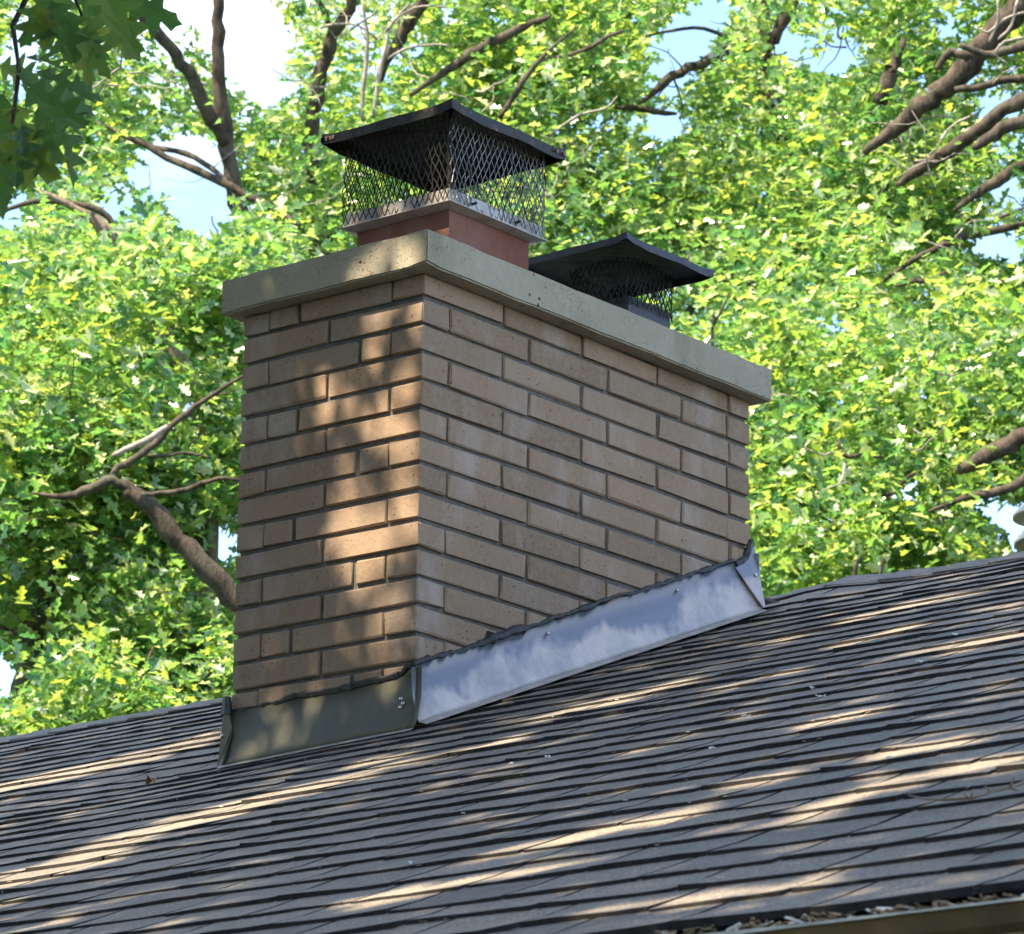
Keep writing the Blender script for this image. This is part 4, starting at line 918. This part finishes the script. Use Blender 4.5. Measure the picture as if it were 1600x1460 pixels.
S_ = np.array(SUN)
def shadow_px(P):
    """where the sun shadow of each point lands (brick front face, crown face, or roof) in pixels"""
    P = np.asarray(P); n = np.array((-ROOF_T, -ROOF_S, 1.0)); t = (P @ n - ROOF_A) / (S_ @ n); Q = P - t[:, None] * S_
    for yy, x0, x1, z0, z1 in ((0.0, -CW, 0.0, 3.4, ZO + 0.05), (-0.05, -0.606, 0.05, ZO + 0.05, ZO + 0.145), (0.214, -0.446, -0.107, ZO + 0.3, ZO + 0.56)):
        t2 = (P[:, 1] - yy) / S_[1]; q = P - t2[:, None] * S_
        hit = (q[:, 0] > x0) & (q[:, 0] < x1) & (q[:, 2] > z0) & (q[:, 2] < z1); Q[hit] = q[hit]
    px, _ = to_px(Q); return px, Q
def seg_d(px, a, c):
    a = np.array(a, float); c = np.array(c, float); v = c - a; t = np.clip(((px - a) @ v) / (v @ v + 1e-9), 0, 1); return np.linalg.norm(px - (a + t[:, None] * v), axis=1)
# fill the sun-side crown: start on the roof and on the chimney, walk towards the sun
def column_pts(n, rng):
    x = rng.uniform(-5.6, 4.6, n); y = rng.uniform(-3.6, 2.6, n); base = np.stack([x, y, roofz(x, y)], 1)
    t = rng.uniform(4.8, 8.6, n); return base + t[:, None] * S_
cen = column_pts(10500, rngN)
pos, d, nr, size, tn = rosettes(cen, 6, 0.10, rngN, 0.15)
dn = d / np.linalg.norm(d, axis=1, keepdims=True)
ok = np.ones(len(pos), bool)
for f in (0.15, 0.55, 0.95):
    px, _ = shadow_px(pos + dn * size[:, None] * f)
    for pts, hw in LIT:
        for k in range(len(pts) - 1):
            ok &= ~(seg_d(px, pts[k], pts[k + 1]) < hw * (1.0 if pts[0][0] < 665 and pts[0][1] < 1190 and pts[0][0] > 366 else 0.85) * rngN.uniform(0.5, 1.15, len(px)))
pv, zv = to_px(pos)
ok &= ~((pv[:, 0] > -40) & (pv[:, 0] < 1640) & (pv[:, 1] > -40) & (pv[:, 1] < 1500) & (zv > 0))
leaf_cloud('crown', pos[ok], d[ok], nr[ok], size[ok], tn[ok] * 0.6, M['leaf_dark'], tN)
# unseen extra crown over the lawn, added to block skylight from the front face
rc = rngN.normal(size=(15000, 3)); rc /= np.linalg.norm(rc, axis=1, keepdims=True); rc *= rngN.random((15000, 1)) ** (1 / 3); rc = rc * np.array((9.0, 5.2, 6.4)) + np.array((-2.6, -11.6, 7.0))
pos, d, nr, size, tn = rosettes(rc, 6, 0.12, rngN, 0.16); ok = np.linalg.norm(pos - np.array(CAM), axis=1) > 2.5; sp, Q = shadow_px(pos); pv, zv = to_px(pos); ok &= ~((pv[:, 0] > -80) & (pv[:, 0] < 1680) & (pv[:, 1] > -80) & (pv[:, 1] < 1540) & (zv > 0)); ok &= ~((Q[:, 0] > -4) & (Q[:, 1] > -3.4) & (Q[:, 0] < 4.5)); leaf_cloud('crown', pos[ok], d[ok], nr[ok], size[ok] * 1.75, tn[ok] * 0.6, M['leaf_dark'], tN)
# near hanging leaves, each one a lobed blade
NEAR_HALF = [(0, 0), (0.07, 0.012), (0.14, 0.02), (0.22, 0.16), (0.27, 0.23), (0.29, 0.17), (0.33, 0.08), (0.40, 0.11), (0.47, 0.30), (0.53, 0.37), (0.55, 0.27), (0.54, 0.13), (0.60, 0.10), (0.70, 0.24), (0.78, 0.29), (0.77, 0.19), (0.76, 0.08), (0.86, 0.10), (0.92, 0.12), (0.94, 0.05), (1.0, 0)]
def near_leaf_mesh(seed):
    r = random.Random(seed); n = len(NEAR_HALF); V = []; fold = r.uniform(0.15, 0.45); droop = r.uniform(0.15, 0.4)
    def z(x, y): return fold * abs(y) - droop * x * x + 0.02 * math.sin(x * 14 + y * 9)
    for x, y in NEAR_HALF: V.append((x, 0, z(x, 0)))
    for s in (1, -1):
        k = r.uniform(0.85, 1.15)
        for x, y in NEAR_HALF[1:-1]: V.append((x + r.uniform(-0.012, 0.012), s * y * k, z(x, y)))
    Lf = list(range(n)) + [n + i for i in range(n - 3, -1, -1)]; Rf = [0] + [n + n - 2 + i for i in range(n - 2)] + [n - 1] + list(range(n - 2, 0, -1))
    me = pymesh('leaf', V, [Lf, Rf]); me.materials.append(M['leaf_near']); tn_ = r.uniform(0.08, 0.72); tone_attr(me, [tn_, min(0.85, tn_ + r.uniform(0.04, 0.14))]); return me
NLM = [near_leaf_mesh(s) for s in range(14)]
rl = random.Random(15)
def near_leaf(x, y, d, ang, L, roll=0.0, tipd=0.0):
    """leaf with its stalk at pixel x, y; ang = direction on the picture, L metres long"""
    p = at(x, y, d); X = (RT * math.cos(ang) - UP * math.sin(ang) + FW * tipd).normalized(); Nn = (-FW + RT * rl.uniform(-0.5, 0.5) + UP * rl.uniform(-0.2, 0.6)).normalized()
    Y = Nn.cross(X).normalized(); Y = (Y * math.cos(roll) + X.cross(Y) * math.sin(roll)).normalized(); Z = X.cross(Y)
    o = bpy.data.objects.new('leaf', NLM[rl.randrange(14)]); COL.objects.link(o); o.parent = tN; o.matrix_parent_inverse = Matrix.Translation(-Vector(tN.location))
    o.matrix_basis = Matrix.Translation(p) @ Matrix((X, Y, Z)).transposed().to_4x4() @ Matrix.Scale(L, 4)
for x, y, a, L in ((120, -30, 80, .15), (75, -25, 100, .13), (150, -40, 55, .16), (100, 0, 78, .14), (135, 0, 88, .14), (170, -30, 40, .16), (60, 0, 92, .12), (130, 30, 75, .12), (185, -10, 28, .12),
                   (-10, 100, 20, .13), (-20, 130, 60, .15), (10, 110, 35, .15), (30, 130, 50, .15), (40, 110, 15, .14), (-10, 150, 80, .16), (20, 150, 70, .16), (50, 150, 35, .15), (65, 140, 25, .14), (60, 160, 65, .15), (0, 180, 85, .15), (30, 180, 80, .14),
                   (70, 170, 50, .14), (-10, 220, 75, .14), (15, 205, 85, .11), (45, 190, 72, .12), (30, 90, 5, .12), (-5, 245, 55, .11), (-30, 170, 65, .15), (-20, 230, 60, .13), (80, 130, 5, .12), (-25, 200, 45, .15), (10, 130, 100, .14), (175, 0, 65, .12), (95, 20, 60, .12), (110, -20, 120, .12), (75, -10, 75, .13)):
    near_leaf(x, y, rl.uniform(5.9, 6.7), math.radians(a + rl.uniform(-14, 14)), L * rl.uniform(0.7, 0.95), rl.uniform(-1.0, 1.0), rl.uniform(-0.6, 0.6))
for pts, w in (([tuple(tipL), tuple(at(110, -20, 6.3)), tuple(at(130, 30, 6.35))], [0.006, 0.004, 0.002]), ([tuple(tipL), tuple(at(20, 40, 6.35)), tuple(at(30, 110, 6.3)), tuple(at(20, 190, 6.3)), tuple(at(-5, 260, 6.3))], [0.007, 0.005, 0.004, 0.003, 0.0015])):
    b = MB(); b.tube(pts, w, 6); b.obj('twig', M['bark'], tN, True)

# ------------------------------------------------------------------ litter on the roof and in the gutter
def on_roof(x, y):
    """roof point seen at a photograph pixel"""
    d = px_dir(x, y); n = Vector((-ROOF_T, -ROOF_S, 1)); t = (ROOF_A + 0.008 - CAM.dot(n)) / d.dot(n); return CAM + d * t
NRM = Vector((-ROOF_T, -ROOF_S, 1)).normalized()
lit = MB(); r = random.Random(41)
for _ in range(6000):
    x = r.uniform(XL, XR); y = r.uniform(EAVE_Y - 0.09, EAVE_Y - 0.004); z = gz(x) - 0.022 + 0.015 * r.random() + 0.010 * math.sin(x * 5.3) * math.sin(x * 2.1) + (y - EAVE_Y) * 0.12
    a = r.uniform(0, 6.28); l = r.uniform(0.003, 0.012); w = r.uniform(0.0008, 0.0028); c = Vector((x, y, z)); u = Vector((math.cos(a), math.sin(a), r.uniform(-0.5, 0.5))).normalized() * l; v = Vector((-math.sin(a), math.cos(a), r.uniform(-0.4, 0.4))) * w
    h = Vector((0, 0, w * 0.8)); lit.hexa([c - u - v, c + u - v, c + u + v, c - u + v, c - u - v + h, c + u - v + h, c + u + v + h, c - u + v + h], 1 if r.random() < 0.14 else 0)
for xx in np.arange(XL, XR, 0.3):      # packed humus under the loose bits
    lit.hexa([(xx, gy0 + 0.014, gz(xx) - 0.11), (xx + 0.3, gy0 + 0.014, gz(xx) - 0.11), (xx + 0.3, EAVE_Y - 0.004, gz(xx) - 0.11), (xx, EAVE_Y - 0.004, gz(xx) - 0.11),
              (xx, gy0 + 0.014, gz(xx) - 0.036 + r.uniform(-0.005, 0.003)), (xx + 0.3, gy0 + 0.014, gz(xx) - 0.036), (xx + 0.3, EAVE_Y - 0.004, gz(xx) - 0.012), (xx, EAVE_Y - 0.004, gz(xx) - 0.012)], 0)
o = lit.obj('gutter_litter', [M['litter'], M['pale_litter']]); tag(o, 'dry leaf and seed litter packed in the gutter along the eave', 'litter', kind='stuff')
lit = MB()
for _ in range(330):                    # catkin crumbs caught against the butts
    row = r.randrange(0, 22); x = r.uniform(-2.5, 4.0) + 0.0; x = x + 0.15 * math.sin(row); y = EAVE_Y + row * EXPO - r.uniform(0.002, 0.012)
    if -0.7 < x < 0.15 and y > -0.12: continue
    c = Vector((x, y, roofz(x, y) + 0.006)); l = r.uniform(0.0015, 0.006); w = r.uniform(0.0005, 0.0012); a = r.gauss(0, 0.5); u = Vector((math.cos(a), math.sin(a), 0)) * l; v = Vector((-math.sin(a), math.cos(a), 0.3)) * w; h = Vector((0, 0, w * 1.3))
    lit.hexa([c - u - v, c + u - v, c + u + v, c - u + v, c - u - v + h, c + u - v + h, c + u + v + h, c - u + v + h], 1 if r.random() < 0.12 else 0)
for px_, py_ in ((1265, 1077), (1281, 1091), (1170, 1122), (1388, 1188), (1495, 994), (1436, 1036), (853, 1185), (802, 1196), (1110, 1172), (640, 1352)):
    c = on_roof(px_, py_) + NRM * 0.003
    for k in range(4):
        a = r.uniform(0, 3); u = Vector((math.cos(a), math.sin(a), 0.4)) * r.uniform(0.0015, 0.004); v = Vector((-math.sin(a), math.cos(a), 0.4)) * 0.0014; h = Vector((0, 0, 0.0018)); q = c + Vector((r.gauss(0, 0.004), r.gauss(0, 0.004), 0))
        lit.hexa([q - u - v, q + u - v, q + u + v, q - u + v, q - u - v + h, q + u - v + h, q + u + v + h, q - u + v + h], 1)
o = lit.obj('roof_litter', [M['litter'], M['pale_litter']]); tag(o, 'brown catkin crumbs and pale seed fluff scattered over the shingles', 'litter', kind='stuff')
# twig on the shingles
b = MB(); tp = [on_roof(x, y) + NRM * 0.008 for x, y in ((1422, 1252), (1450, 1258), (1480, 1259), (1519, 1256), (1550, 1247), (1580, 1240), (1612, 1228))]
b.tube(tp, [0.0012, 0.0016, 0.002, 0.0025, 0.0022, 0.0024, 0.0026], 6)
for i, (du, dv) in ((3, (0.004, 0.012)), (3, (-0.01, 0.006)), (5, (0.006, 0.014)), (5, (0.012, -0.004)), (4, (-0.008, 0.008))): b.tube([tp[i], tp[i] + RT * du + UP * dv], [0.0026, 0.0012], 5)
o = b.obj('twig', M['twig'], None, True); tag(o, 'thin dry twig lying on the shingles near the gutter', 'twig')
# withered leaf
c = on_roof(237, 1233) + NRM * 0.004; V = []
for i in range(7):
    a = i / 6; w = 0.016 * math.sin(math.pi * min(1, a * 0.92 + 0.06)) * (1 + 0.4 * (i % 2)); base_ = c + Vector((0.03 * (a - 0.5), 0.006 * math.sin(a * 5), 0.004 + 0.014 * math.sin(a * 3)))
    V += [base_ + Vector((0, w, 0.4 * w + 0.004)), base_, base_ + Vector((0, -w, 0.4 * w))]
Fc = []
for i in range(6):
    for j in range(2): Fc.append((i * 3 + j, i * 3 + j + 1, i * 3 + j + 4, i * 3 + j + 3))
o = link('withered_leaf', pymesh('withered_leaf', V, Fc), None, [M['dry_leaf']]); tag(o, 'small curled brown leaf on the shingles left of the chimney', 'leaf')
